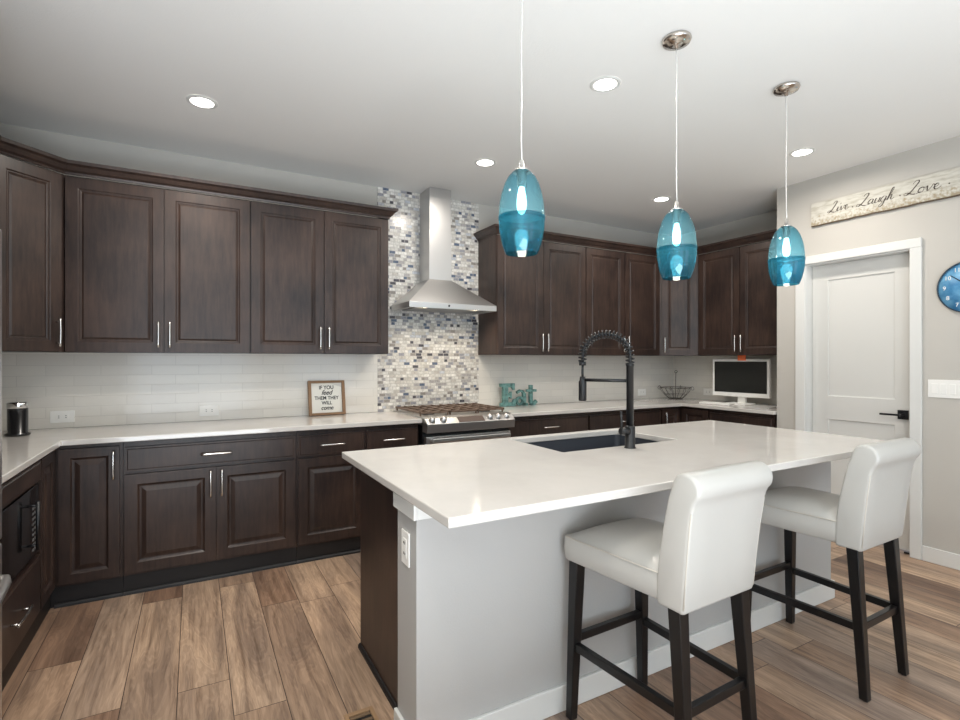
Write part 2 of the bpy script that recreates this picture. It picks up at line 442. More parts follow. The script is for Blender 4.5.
# local x runs along the wall away from the nook, front faces the kitchen
dw, dh = DY1 - DY0 - .012, DZ - .018
def panel_rings(mb, w, h, t, panels, depth, ow, slope):
    """slab w x h x t, front at y=0 facing -y, with recessed panels"""
    xs = sorted({0, w} | {p[0] for p in panels} | {p[1] for p in panels})
    zs = sorted({0, h} | {p[2] for p in panels} | {p[3] for p in panels})
    for i in range(len(xs)-1):
        for j in range(len(zs)-1):
            x0, x1, z0, z1 = xs[i], xs[i+1], zs[j], zs[j+1]
            if any(p[0] <= x0 and x1 <= p[1] and p[2] <= z0 and z1 <= p[3] for p in panels): continue
            mb.add([(x0,0,z0),(x1,0,z0),(x1,0,z1),(x0,0,z1)], [(0,1,2,3)])
    for (x0,x1,z0,z1) in panels:
        prev = [(x0,0,z0),(x1,0,z0),(x1,0,z1),(x0,0,z1)]
        for ins, dep in slope:
            cur = [(x0+ins,dep,z0+ins),(x1-ins,dep,z0+ins),(x1-ins,dep,z1-ins),(x0+ins,dep,z1-ins)]
            for k in range(4):
                k2 = (k+1) % 4
                mb.add([prev[k], prev[k2], cur[k2], cur[k]], [(0,1,2,3)])
            prev = cur
        mb.add(prev, [(0,1,2,3)])
    mb.add([(0,0,0),(w,0,0),(w,0,h),(0,0,h),(0,t,0),(w,t,0),(w,t,h),(0,t,h)], [(4,7,6,5),(0,4,5,1),(1,5,6,2),(2,6,7,3),(3,7,4,0)])
    return mb
panel_rings(MB(), dw, dh, .035, [(.115, dw-.115, 1.05, dh-.12), (.115, dw-.115, .2, .87)], 0, 0, [(.003, .008), (.012, .009)]).build('door_leaf', DOORP, d1, recalc=False)
lev = MB().lathe([(.010, -.055), (.010, 0)], 16, (dw-.065, 0, .947), 'y').box(dw-.068-.115, dw-.055, -.066, -.052, .940, .954)
lv = lev.build('handle', BLACKM, d1, bevel=.002); lv['label'] = 'black lever handle'
MB().box(dw-.095, dw-.033, -.010, 0, .915, .979).build('handle_rose', BLACKM, lv)
fr = thing('trim_1', 'white door casing and jamb around the interior door', None, (XR, DY1, 0), -PI/2, kind='structure')
w = DY1 - DY0
MB().box(-.075, -.002, -.018, -.001, .001, DZ+.005).box(w+.002, w+.068, -.018, -.001, .001, DZ+.005).box(-.075, w+.068, -.02, -.001, DZ+.005, DZ+.068).build('casing', TRIM, fr, bevel=.003)
MB().box(-.005, .002, -.001, .12, .001, DZ).box(w-.002, w+.005, -.001, .12, .001, DZ).box(-.005, w+.005, -.001, .12, DZ-.004, DZ+.003).build('jamb', TRIM, fr)
MB().box(w-.05, w-.004, .035, .05, .001, .011).build('dark_jamb_block', SLOT, fr)  # small dark block on the floor beside the jamb

# ------------------------------------------------------------------ cabinets
def bar_handle(L, vertical, parent, x, z, name='handle'):
    L *= 1.28
    """arched bar pull; centre at x,z on the face y=0 of its door"""
    pts = []
    for k in range(9):
        t = k / 8; s_ = (t - .5) * L; dpt = -.030 - .004 * math.sin(PI * t)
        pts.append((0, dpt, s_) if vertical else (s_, dpt, 0))
    mb = MB().tube(pts, .0062, 8)
    for sg in (-1, 1):
        p = (0, 0, sg * L * .38) if vertical else (sg * L * .38, 0, 0)
        mb.tube([(p[0], -.032, p[2]), (p[0], .0, p[2])], .0045, 8)
    return mb.build(name, NICKEL, parent, (x, 0, z))
RAISED = [(.004, .003), (.008, .008), (.014, .010), (.020, .010), (.044, .002), (.048, .002)]
UPPER = [(.004, .002), (.007, .006), (.012, .006), (.018, .009), (.028, .004), (.032, .004)]
def make_door(parent, x0, x1, z0, z1, style, hside=None, hz=None, fr=.058):
    w, h = x1 - x0, z1 - z0
    f = min(fr, w * .28)
    mb = MB()
    # small edge round over all sides
    panel_rings(mb, w, h, .020, [(f, w-f, f, h-f)], 0, 0, style)
    d = mb.build('door', WOOD, parent, (x0, -.020, z0), recalc=False)
    if hside:
        hx = w - .028 if hside == 'r' else .028
        bar_handle(.125, True, d, hx, hz - z0)
    return d
def make_drawer(parent, x0, x1, z0, z1, handle=True, hl=.13):
    w, h = x1 - x0, z1 - z0
    mb = MB(); panel_rings(mb, w, h, .020, [(.010, w-.010, .010, h-.010)], 0, 0, [(.004, -.003)])
    d = mb.build('drawer', WOOD, parent, (x0, -.017, z0), recalc=False)
    if handle: bar_handle(hl, False, d, w/2, h/2)
    return d
UZ0, UZ1 = 1.39, 2.427
def upper(loc, rotz, w, label, doors, depth=.315, handles='pair', z0=UZ0, z1=UZ1, group='upper wall cabinets'):
    t = thing('upper_cabinet', label, 'cabinet', (loc[0], loc[1], z0), rotz, group)
    h = z1 - z0
    MB().box(.001, w-.001, 0, depth, 0, h).build('body', WOOD, t)
    n = doors
    g = .005
    dwid = (w - .010 - g * (n-1)) / n
    for i in range(n):
        a = .005 + i * (dwid + g)
        hs = ('r' if i % 2 == 0 else 'l') if n > 1 else handles
        make_door(t, a, a + dwid, .004, h - .012, UPPER, hs, .112)
    return t
BY = 3.55          # base box front (doors stand 2 cm proud of it)
UY = 3.81
upper((-.66, UY), 0, .994, 'dark brown two door upper cabinet right of the left corner cabinet', 2)
upper((.334, UY), 0, .975, 'dark brown two door upper cabinet just left of the range hood', 2)
upper((2.277, UY), 0, .989, 'dark brown two door upper cabinet just right of the range hood', 2)
upper((3.266, UY), 0, 1.003, 'dark brown two door upper cabinet between hood side cabinet and right corner cabinet', 2)
# corner cabinets, diagonal doors
def corner_upper(a, b, polyback, rotz, label, hs):
    L_ = math.hypot(b[0]-a[0], b[1]-a[1])
    t = thing('upper_corner_cabinet', label, 'cabinet', (a[0], a[1], UZ0), rotz, 'upper wall cabinets')
    c, s_ = math.cos(-rotz), math.sin(-rotz)
    loc = lambda p: ((p[0]-a[0])*c - (p[1]-a[1])*s_, (p[0]-a[0])*s_ + (p[1]-a[1])*c)
    MB().prism([loc(p) for p in [a, b] + polyback], 0, UZ1-UZ0).build('body', WOOD, t)
    make_door(t, .03, L_-.03, .004, UZ1-UZ0-.012, UPPER, hs, .112)
    return t
corner_upper((-.94, 3.53), (-.662, UY-.002), [(-.662, YB-.012), (XL+.001, YB-.012), (XL+.001, 3.53)], PI/4, 'dark brown diagonal corner upper cabinet at the far left', 'r')
corner_upper((4.271, UY-.002), (4.55, 3.53), [(XN-.012, 3.53), (XN-.012, YB-.012), (4.271, YB-.012)], -PI/4, 'dark brown diagonal corner upper cabinet with one narrow door, right corner', 'l')
upper((4.55, 3.528), -PI/2, .92, 'dark brown two door upper cabinet above the white monitor', 2, depth=.318)
upper((-.94, 2.46), PI/2, 1.068, 'dark brown upper cabinet between refrigerator and left corner cabinet', 2, depth=.32)
upper((-.665, 1.46), PI/2, .96, 'dark brown cabinet above the refrigerator', 2, depth=.595, z0=1.86)

# crown moulding swept along paths
def crown(path, label, ends=(True, True)):
    prof = [(0, 0), (.008, 0), (.012, .012), (.026, .022), (.040, .042), (.055, .052), (.058, .070), (0, .070)]
    t = thing('crown_molding', label, 'crown molding', (0, 0, 0), 0, 'crown moldings')
    P = [Vector((p[0], p[1])) for p in path]
    n = len(P); offs = []
    for i in range(n):
        ns = []
        if i > 0: d = (P[i]-P[i-1]).normalized(); ns.append(Vector((d.y, -d.x)))
        if i < n-1: d = (P[i+1]-P[i]).normalized(); ns.append(Vector((d.y, -d.x)))
        if len(ns) == 2:
            b = (ns[0]+ns[1]).normalized(); offs.append(b / max(.3, b.dot(ns[0])))
        else: offs.append(ns[0])
    mb = MB(); m = len(prof); vs = []
    for i in range(n):
        for o, z in prof:
            q = P[i] + offs[i] * o; vs.append((q.x, q.y, UZ1 + .001 + z))
    fs = []
    for i in range(n-1):
        for k in range(m):
            k2 = (k+1) % m; fs.append((i*m+k, i*m+k2, (i+1)*m+k2, (i+1)*m+k))
    fs.append(tuple(range(m))); fs.append(tuple((n-1)*m + k for k in reversed(range(m))))
    mb.add(vs, fs); mb.build('molding', WOOD, t)
    return t
fy = UY - .015
# outward side is on the right of the walking direction
crown([(-.925, 2.47), (-.925, 3.545), (-.66, fy), (1.306, fy), (1.306, YB-.013)], 'dark crown molding capping the left upper cabinets')
crown([(2.285, YB-.013), (2.285, fy), (4.27, fy), (4.535, 3.545), (4.535, 2.61)], 'dark crown molding capping the upper cabinets right of the hood')

# base cabinets
BZ = .883
def base_box(t, w, depth, toe=True):
    MB().box(.001, w-.001, 0, depth, .11, BZ).build('body', WOOD, t)
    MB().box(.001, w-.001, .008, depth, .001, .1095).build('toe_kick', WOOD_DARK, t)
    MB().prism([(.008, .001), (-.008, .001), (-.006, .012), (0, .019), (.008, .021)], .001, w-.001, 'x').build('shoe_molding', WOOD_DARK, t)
def base(loc, rotz, w, label, drawers, doors, depth=.585, hz=.60, hand=None):
    t = thing('base_cabinet', label, 'cabinet', (loc[0], loc[1], 0), rotz, 'base cabinets')
    base_box(t, w, depth)
    g = .005
    n = len(drawers)
    a = .010
    tot = w - .020
    dwid = (tot - g*(n-1)) / max(1, n)
    for i in range(n): make_drawer(t, a + i*(dwid+g), a + i*(dwid+g) + dwid, .706, .846, drawers[i])
    if doors:
        n = doors; dwid = (tot - g*(n-1)) / n
        for i in range(n):
            hs = hand if n == 1 else ('r' if i % 2 == 0 else 'l')
            make_door(t, a + i*(dwid+g), a + i*(dwid+g) + dwid, .125, .69, RAISED, hs, .595)
    return t
base((-.352, BY), 0, .942, 'dark brown base cabinet with one wide drawer over two doors', [True], 2)
base((.590, BY), 0, .46, 'dark brown base cabinet with drawer over single door, left of island end', [True], 1, hand='r')
base((1.05, BY), 0, .402, 'narrow dark brown base cabinet with drawer, immediately left of the range', [True], 1, hand='r')
base((2.222, BY), 0, .856, 'dark brown base cabinet with wide drawer, immediately right of the range', [True], 2)
base((3.078, BY), 0, .922, 'dark brown base cabinet with drawer seen behind the black faucet', [True], 2)
def corner_base(label, right=False):
    t = thing('corner_base_cabinet', label, 'cabinet', (0, 0, 0), 0, 'base cabinets')
    if not right:
        poly = [(-.353, BY), (-.353, YB-.014), (XL+.002, YB-.014), (XL+.002, 3.235), (-.67, 3.235), (-.67, BY)]
        sh = [(-.353, BY+.008), (-.353, YB-.014), (XL+.002, YB-.014), (XL+.002, 3.235), (-.678, 3.235), (-.678, BY+.008)]
    else:
        poly = [(4.001, BY), (4.001, YB-.014), (XN-.014, YB-.014), (XN-.014, 3.21), (4.29, 3.21), (4.29, BY)]
        sh = [(4.001, BY+.008), (4.001, YB-.014), (XN-.014, YB-.014), (XN-.014, 3.21), (4.298, 3.21), (4.298, BY+.008)]
    MB().prism(poly, .11, BZ).build('body', WOOD, t)
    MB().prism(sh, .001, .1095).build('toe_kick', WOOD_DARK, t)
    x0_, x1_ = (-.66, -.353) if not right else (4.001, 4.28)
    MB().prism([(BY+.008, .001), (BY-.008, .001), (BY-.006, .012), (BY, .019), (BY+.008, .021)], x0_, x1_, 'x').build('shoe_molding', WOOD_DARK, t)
    return t
cb = corner_base('dark brown corner base cabinet with two folding doors, left corner')
e1 = bpy.data.objects.new('door_pair', None)
def placed_door(parent, loc, rotz, w, z0, z1, style, hside, hz):
    mb = MB(); f = min(.05, w*.25)
    panel_rings(mb, w, z1-z0, .020, [(f, w-f, f, z1-z0-f)], 0, 0, style)
    d = mb.build('door', WOOD, parent, (loc[0], loc[1], z0), rotz, recalc=False)
    if hside: bar_handle(.125, True, d, w-.026 if hside == 'r' else .026, hz - z0)
    return d
bpy.data.objects.remove(e1)
placed_door(cb, (-.640, BY-.02), 0, .272, .125, .858, RAISED, 'r', .755)
placed_door(cb, (-.65, 3.245), PI/2, .270, .125, .858, RAISED, None, 0)
cb2 = corner_base('dark brown corner base cabinet with two folding doors, right corner', True)
placed_door(cb2, (4.009, BY-.02), 0, .25, .125, .858, RAISED, 'l', .755)
placed_door(cb2, (4.27, 3.515), -PI/2, .295, .125, .858, RAISED, None, 0)
base((4.29, 3.208), -PI/2, .625, 'dark brown base cabinet with wide drawer below the white monitor', [True], 2, depth=.575)
# left run: cabinet with built in microwave and drawer below
mt = thing('microwave_cabinet', 'dark brown base cabinet holding the black microwave, next to refrigerator', 'cabinet', (-.67, 2.42, 0), PI/2, 'base cabinets')
w_ = .813
MB().box(.001, w_-.001, 0, .585, .11, .42).box(.001, .02, 0, .585, .42, BZ).box(w_-.02, w_-.001, 0, .585, .42, BZ).box(.02, w_-.02, 0, .585, .765, BZ).box(.02, w_-.02, .56, .585, .42, .765).build('body', WOOD, mt)
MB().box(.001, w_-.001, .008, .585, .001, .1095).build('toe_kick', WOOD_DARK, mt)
panel_rings(MB(), w_-.02, .095, .02, [(.01, w_-.03, .01, .085)], 0, 0, [(.004, -.003)]).build('false_front', WOOD, mt, (.01, -.02, .765), recalc=False)
make_drawer(mt, .01, w_-.01, .125, .405, True, .16)
mw = thing('microwave', 'black built-in microwave with keypad column below left counter', 'microwave', (-.67, 2.445, .422), PI/2)
MB().box(0, .763, .001, .45, 0, .34).build('body', BLACKM, mw)
MB().box(.005, .60, -.018, 0, .01, .33).build('door', BLACKG, mw, bevel=.004)
MB().box(.605, .758, -.018, 0, .01, .33).build('control_panel', BLACKG, mw, bevel=.004)
kp = MB()
for r_ in range(9):
    for c_ in range(3): kp.box(.635+c_*.035, .655+c_*.035, -.0195, -.0175, .035+r_*.024, .045+r_*.024)
kp.build('keypad', simple('keypad_print', srgb(120, 120, 120), .4), mw)
MB().tube([(.575, -.05, .06), (.575, -.05, .28)], .008, 10).tube([(.575, -.05, .08), (.575, -.016, .08)], .006, 8).tube([(.575, -.05, .26), (.575, -.016, .26)], .006, 8).build('handle', BLACKM, mw)

# countertops
CT0, CT1 = .884, .914
def counter(poly, label, group='white quartz countertops'):
    return tag(MB().prism(poly, CT0, CT1).build('countertop', QUARTZ, bevel=.004), label, 'countertop', group)
counter([(XL+.002, 2.42), (-.62, 2.42), (-.62, 3.485), (1.458, 3.485), (1.458, YB-.013), (XL+.002, YB-.013)], 'white quartz countertop wrapping the left corner up to the range')
counter([(2.218, 3.485), (4.24, 3.485), (4.24, YN+.004), (XN-.012, YN+.004), (XN-.012, YB-.013), (2.218, YB-.013)], 'white quartz countertop right of the range, turning to the monitor corner')

# ------------------------------------------------------------------ island
IX0, IX1, IY0, IY1 = .605, 3.235, 1.262, 2.42
SX0, SX1, SY0, SY1 = 1.505, 2.283, 1.905, 2.36
def rounded(x0, x1, y0, y1, r, n=5):
    pts = []
    for cx, cy, a0 in ((x1-r, y0+r, -90), (x1-r, y1-r, 0), (x0+r, y1-r, 90), (x0+r, y0+r, 180)):
        for k in range(n+1):
            a = rad(a0 + 90*k/n); pts.append((cx + r*math.cos(a), cy + r*math.sin(a)))
    return pts
def ring_slab(outer, inner, z0, z1):
    """outer: rectangle corners; inner rounded loop of 4*m points starting at bottom right corner"""
    mb = MB(); m = len(inner)//4; o = outer   # o: BR, TR, TL, BL
    for z, flip in ((z1, False), (z0, True)):
        for c in range(4):
            base_i = len(mb.v)
            loop = inner[c*m:(c+1)*m]
            vs = [(*o[c], z)] + [(*p, z) for p in loop]
            fs = [(0, k+1, k+2) for k in range(m-1)]
            if not flip: fs = [f[::-1] for f in fs]
            mb.add(vs, fs)
            nx = inner[((c+1)*m) % len(inner)]
            q = [(*o[c], z), (*o[(c+1) % 4], z), (*nx, z), (*loop[-1], z)]
            mb.add(q, [(0,1,2,3) if not flip else (3,2,1,0)])
    for c in range(4):
        a, b_ = o[c], o[(c+1) % 4]
        mb.add([(*a, z0), (*b_, z0), (*b_, z1), (*a, z1)], [(0,1,2,3)])
    n = len(inner)
    for i in range(n):
        a, b_ = inner[i], inner[(i+1) % n]
        mb.add([(*b_, z0), (*a, z0), (*a, z1), (*b_, z1)], [(0,1,2,3)])
    return mb
sl = ring_slab([(IX1, IY0), (IX1, IY1), (IX0, IY1), (IX0, IY0)], rounded(SX0, SX1, SY0, SY1, .012), CT0, CT1)
isl = sl.build('island_countertop', QUARTZ, recalc=False)
bm = bmesh.new(); bm.from_mesh(isl.data); bmesh.ops.remove_doubles(bm, verts=bm.verts, dist=1e-5); bmesh.ops.recalc_face_normals(bm, faces=bm.faces); bm.to_mesh(isl.data); bm.free()
md = isl.modifiers.new('bevel', 'BEVEL'); md.width = .004; md.segments = 2; md.limit_method = 'ANGLE'; md.angle_limit = rad(50)
tag(isl, 'large white quartz island countertop with the dark sink cutout', 'countertop', 'white quartz countertops')

ic = thing('island_cabinet', 'dark brown island cabinet body with plain end panel behind the grey half wall', 'cabinet', (0,0,0))
MB().box(.682, .70, 1.757, 2.376, .001, .883).build('end_panel', WOOD, ic)
MB().box(.701, 1.48, 1.757, 2.36, .11, .883).box(2.31, 3.13, 1.757, 2.36, .11, .883).box(1.4801, 2.3099, 1.757, 2.36, .11, .60).build('body', WOOD, ic)
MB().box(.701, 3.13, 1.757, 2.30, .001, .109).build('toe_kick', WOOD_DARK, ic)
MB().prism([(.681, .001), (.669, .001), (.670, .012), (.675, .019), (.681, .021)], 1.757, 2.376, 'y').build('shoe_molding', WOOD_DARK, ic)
pw = tag(MB().box(.638, 3.150, 1.575, 1.755, .001, .883).build('island_wall', PONY, bevel=.003), 'light grey painted half wall carrying the island countertop, behind the bar stools', 'half wall')
# trim cap below slab, left end, and baseboards on the half wall
MB().box(.622, .6375, 1.558, 1.757, .822, .883).box(.6375, .70, 1.558, 1.5745, .822, .883).build('cap_trim', TRIM, pw, bevel=.002)
bb = MB()
def bb_run(mb, x0, x1, y0, y1):
    mb.box(x0, x1, y0, y1, .001, .10)
bb_run(bb, .624, 3.164, 1.561, 1.5745); bb_run(bb, .624, .6375, 1.5745, 1.757); bb_run(bb, 3.1505, 3.164, 1.5745, 1.757)
bb.build('baseboard', TRIM, pw, bevel=.003)

# sink
sk = thing('sink', 'black undermount basin set in the island countertop', 'sink', (0,0,0))
inner = rounded(SX0-.004, SX1+.004, SY0-.004, SY1+.004, .03)
inner2 = rounded(SX0+.012, SX1-.012, SY0+.012, SY1-.012, .03)
outer = rounded(SX0-.02, SX1+.02, SY0-.018, SY1+.018, .03)
mb = MB(); n = len(inner)
rings = [(outer, .883), (inner, .883), (inner2, .70), (inner2, .675)]
vs = []
for lp, z in rings: vs += [(*p, z) for p in lp]
fs = []
for i in range(3):
    for k in range(n):
        k2 = (k+1) % n; fs.append((i*n+k, i*n+k2, (i+1)*n+k2, (i+1)*n+k))
fs.append(tuple(3*n+k for k in range(n)))
mb.add(vs, fs)
so = mb.build('basin', simple('black_composite', srgb(52, 56, 64), .42), sk, recalc=False)
md = so.modifiers.new('solid', 'SOLIDIFY'); md.thickness = .006; md.offset = -1
MB().lathe([(.045, .676), (.045, .679), (.03, .677), (.0, .677)], 24, ((SX0+SX1)/2, 2.13, 0)).build('drain', STEEL, sk)

# faucet (spring neck, arch swings out over the sink)
fx, fyy = 1.866, 1.842
fa = thing('faucet', 'tall matte black spring neck kitchen faucet standing on the island', 'faucet', (fx, fyy, CT1))
fa.rotation_euler = (0, 0, rad(28))      # spout swung towards the left half of the sink
MB().lathe([(.028, 0), (.028, .004), (.0245, .007), (.0245, .104), (.022, .108), (.0155, .112)], 28).build('body', BLACKM, fa)
MB().lathe([(.0175, .108), (.0175, .400), (.0195, .401), (.0195, .412)], 24).build('riser', BLACKM, fa)
lvo = MB().tube([(-.018, .0, .085), (-.058, .029, .085)], .0165, 18).build('valve', BLACKM, fa)
MB().tube([(-.050, .025, .09), (-.051, .026, .12), (-.053, .027, .182)], [.007, .006, .0055], 10).build('lever', BLACKM, lvo)
reach = .245
def arch(t):   # t 0..1 from riser top to spray side
    a = PI * t
    return Vector((0, reach/2 - reach/2*math.cos(a), .455 + .105*math.sin(a)))
path = [Vector((0,0,.405)), Vector((0,0,.43))] + [arch(k/24) for k in range(25)] + [Vector((0, reach, .42))]
MB().tube(path, .0075, 10).build('hose', BLACKM, fa)
L = [0]
for i in range(1, len(path)): L.append(L[-1] + (path[i]-path[i-1]).length)
def at(s_):
    for i in range(1, len(path)):
        if s_ <= L[i]:
            q = (s_-L[i-1])/(L[i]-L[i-1]); return path[i-1].lerp(path[i], q), (path[i]-path[i-1]).normalized()
    return path[-1], (path[-1]-path[-2]).normalized()
turns = 25; cp = []
for k in range(turns*12+1):
    s_ = L[-1]*k/(turns*12); p, t = at(s_)
    u = Vector((1,0,0)); w2 = t.cross(u).normalized(); a = 2*PI*k/12
    cp.append(p + (u*math.cos(a) + w2*math.sin(a))*.019)
MB().tube(cp, .0036, 6).build('spring', BLACKM, fa)
MB().lathe([(.018, .402), (.018, .422)], 18, (0, reach, 0)).build('hose_collar', BLACKM, fa)
MB().lathe([(.0065, .33), (.0065, .41)], 12, (0, reach, 0)).build('hose_end', BLACKM, fa)
MB().lathe([(.018, .220), (.0205, .225), (.0205, .318), (.016, .325), (.014, .345)], 22, (0, reach, 0)).build('spray_head', BLACKM, fa)
arm = MB().tube([(0, .012, .328), (0, reach-.012, .328)], .0085, 12).build('support_arm', BLACKM, fa)

# light switch on the end of the half wall
def plate(name, loc, rotz, w, h, gangs, label, group, horizontal=False, switch=False):
    t = thing(name, label, 'light switch' if switch else 'outlet', loc, rotz, group)
    MB().box(-w/2, w/2, -.006, -.0005, -h/2, h/2).build('plate', WHITEP, t, bevel=.002)
    for k in range(gangs):
        cx = (k - (gangs-1)/2) * .046
        if switch:
            MB().box(cx-.016, cx+.016, -.009, -.006, -.033, .033).build('rocker', WHITEP, t, bevel=.002)
        else:
            o = MB().box(-.033, .033, -.008, -.006, -.016, .016) if horizontal else MB().box(-.016, .016, -.008, -.006, -.033, .033)
            f = o.build('receptacle', WHITEP, t, bevel=.001)
            for sg in (-1, 1):
                mb = MB()
                for q in (-1, 1):
                    if horizontal: mb.box(sg*.018-.003, sg*.018+.004, -.0092, -.0078, q*.006-.0017, q*.006+.0017)
                    else: mb.box(q*.006-.0016, q*.006+.0016, -.0092, -.0078, sg*.018-.004, sg*.018+.004)
                mb.build('socket_slots', SLOT, f)
    return t
plate('outlet', (.638, 1.665, .700), PI/2*-1, .070, .115, 1, 'white wall outlet on the end of the island half wall', 'wall outlets')
plate('outlet', (-.727, YB-.010, .985), 0, .122, .075, 1, 'white horizontal outlet nearest the black canister', 'wall outlets', True)
plate('outlet', (.094, YB-.010, .985), 0, .122, .075, 1, 'white horizontal outlet left of the framed sign', 'wall outlets', True)
plate('outlet', (4.36, YB-.010, .985), 0, .122, .075, 1, 'white horizontal outlet on the back wall left of the wire basket', 'wall outlets', True)
plate('outlet', (XN-.010, 3.66, 1.00), -PI/2, .122, .075, 1, 'white horizontal outlet between wire basket and monitor', 'wall outlets', True)
plate('switch_plate', (XR, 1.437, 1.155), -PI/2, .21, .118, 4, 'white four gang switch plate right of the door', None, False, True)

# ------------------------------------------------------------------ range
rg = thing('range', 'stainless steel slide-in gas range under the hood', 'range', (1.838, 0, 0))
hw = .374
MB().box(-hw+.002, hw-.002, 3.50, YB-.02, .05, .86).box(-hw+.002, hw-.002, 3.52, YB-.02, .001, .05).build('body', BLACKM, rg)
MB().box(-hw, hw, 3.50, YB-.014, .862, .924).build('cooktop', STEEL, rg, bevel=.003)
# sloped control panel
MB().prism([(3.50, .925), (3.455, .915), (3.405, .878), (3.412, .815), (3.50, .815)], -hw, hw, 'x').build('control_panel', STEEL, rg, bevel=.002)
cp_ = MB().hexa([(-.115, 3.457, .9165), (.105, 3.457, .9165), (.105, 3.409, .8815), (-.115, 3.409, .8815)], [(-.115, 3.456, .9185), (.105, 3.456, .9185), (.105, 3.408, .8835), (-.115, 3.408, .8835)])
cp_.build('display', simple('display_grey', srgb(96, 84, 78), .2), rg)
for kx in (-.325, -.235, .16, .235, .31):
    k = MB().lathe([(.026, 0), (.026, .006), (.020, .010), (.018, .030), (.0, .031)], 20)
    o = k.build('knob', STEEL, rg, (kx, 3.436, .899)); o.rotation_euler = (rad(37), 0, 0)
dr = MB().box(-hw+.012, hw-.012, 3.455, 3.498, .24, .782).build('oven_door', STEEL, rg, bevel=.004)
MB().box(-.26, .26, 3.452, 3.456, .36, .64).build('oven_window', BLACKG, dr)
MB().box(-.33, .33, 3.395, 3.42, .742, .775).box(-.33, -.30, 3.42, 3.456, .75, .77).box(.30, .33, 3.42, 3.456, .75, .77).build('handle', STEEL, dr, bevel=.006)
MB().box(-hw+.012, hw-.012, 3.455, 3.498, .06, .225).build('drawer', STEEL, rg, bevel=.004)
for gx in (-.252, -.006, .24):
    g = MB()
    for dx in (-.115, -.04, .04, .115): g.box(gx+dx-.006, gx+dx+.006, 3.545, 4.08, .944, .960)
    for dy in (3.551, 3.68, 3.81, 3.94, 4.074): g.box(gx-.121, gx+.121, dy-.006, dy+.006, .942, .956)
    for dx in (-.112, .112):
        for dy in (3.56, 4.06): g.box(gx+dx-.006, gx+dx+.006, dy-.006, dy+.006, .925, .944)
    g.build('grate', IRON, rg, bevel=.002)
for bx_, by_ in ((-.25, 3.68), (-.25, 3.94), (0, 3.81), (.25, 3.68), (.25, 3.94)):
    MB().lathe([(.05, .9245), (.05, .930), (.036, .933), (.036, .940), (.0, .941)], 20, (bx_, by_, 0)).build('burner', BLACKM, rg)

# ------------------------------------------------------------------ hood
hd = thing('range_hood', 'stainless steel chimney range hood mounted on the mosaic', 'range hood', (0,0,0))
hx0, hx1, hy0, hy1 = 1.443, 2.222, 3.705, YB-.013
cx0, cx1, cy0 = 1.700, 1.903, 3.915
HB, HL = 1.752, 1.797
MB().box(cx0, cx1, cy0, hy1, 2.012, 2.42).box(cx0+.004, cx1-.004, cy0+.004, hy1, 2.42, CEIL-.002).build('chimney', STEEL, hd, bevel=.001)
mb = MB().hexa([(hx0,hy0,HL),(hx1,hy0,HL),(hx1,hy1,HL),(hx0,hy1,HL)], [(cx0,cy0,2.014),(cx1,cy0,2.014),(cx1,hy1,2.014),(cx0,hy1,2.014)])
mb.build('canopy', STEEL, hd)
MB().box(hx0, hx1, hy0, hy0+.012, HB, HL).box(hx0, hx0+.012, hy0+.012, hy1, HB, HL).box(hx1-.012, hx1, hy0+.012, hy1, HB, HL).box(hx0+.012, hx1-.012, hy0+.012, hy1, HB+.012, HB+.02).build('rim', STEEL, hd, bevel=.0015)
MB().box(hx0+.08, hx1-.08, hy0+.09, hy1-.05, HB+.004, HB+.0115).build('filter', simple('mesh_filter', (.35,.34,.33), .4, 1), hd)
MB().lathe([(.008, hy0-.004), (.008, hy0)], 14, (1.78, 0, HB+.024), 'y').build('button', BLACKM, hd)
for lx in (1.60, 2.06):
    ob = MB().lathe([(.0, HB+.006), (.026, HB+.006), (.026, HB+.0115)], 20, (lx, hy0+.05, 0)).build('hood_lamp', emis('hood_lamp_glow', (1, .85, .62), 6), hd)
    area('hood_light', (lx, hy0+.055, HB-.004), (0,0,0), .05, .05, 1.6, (1, .86, .68), 'DISK', 150, hd)

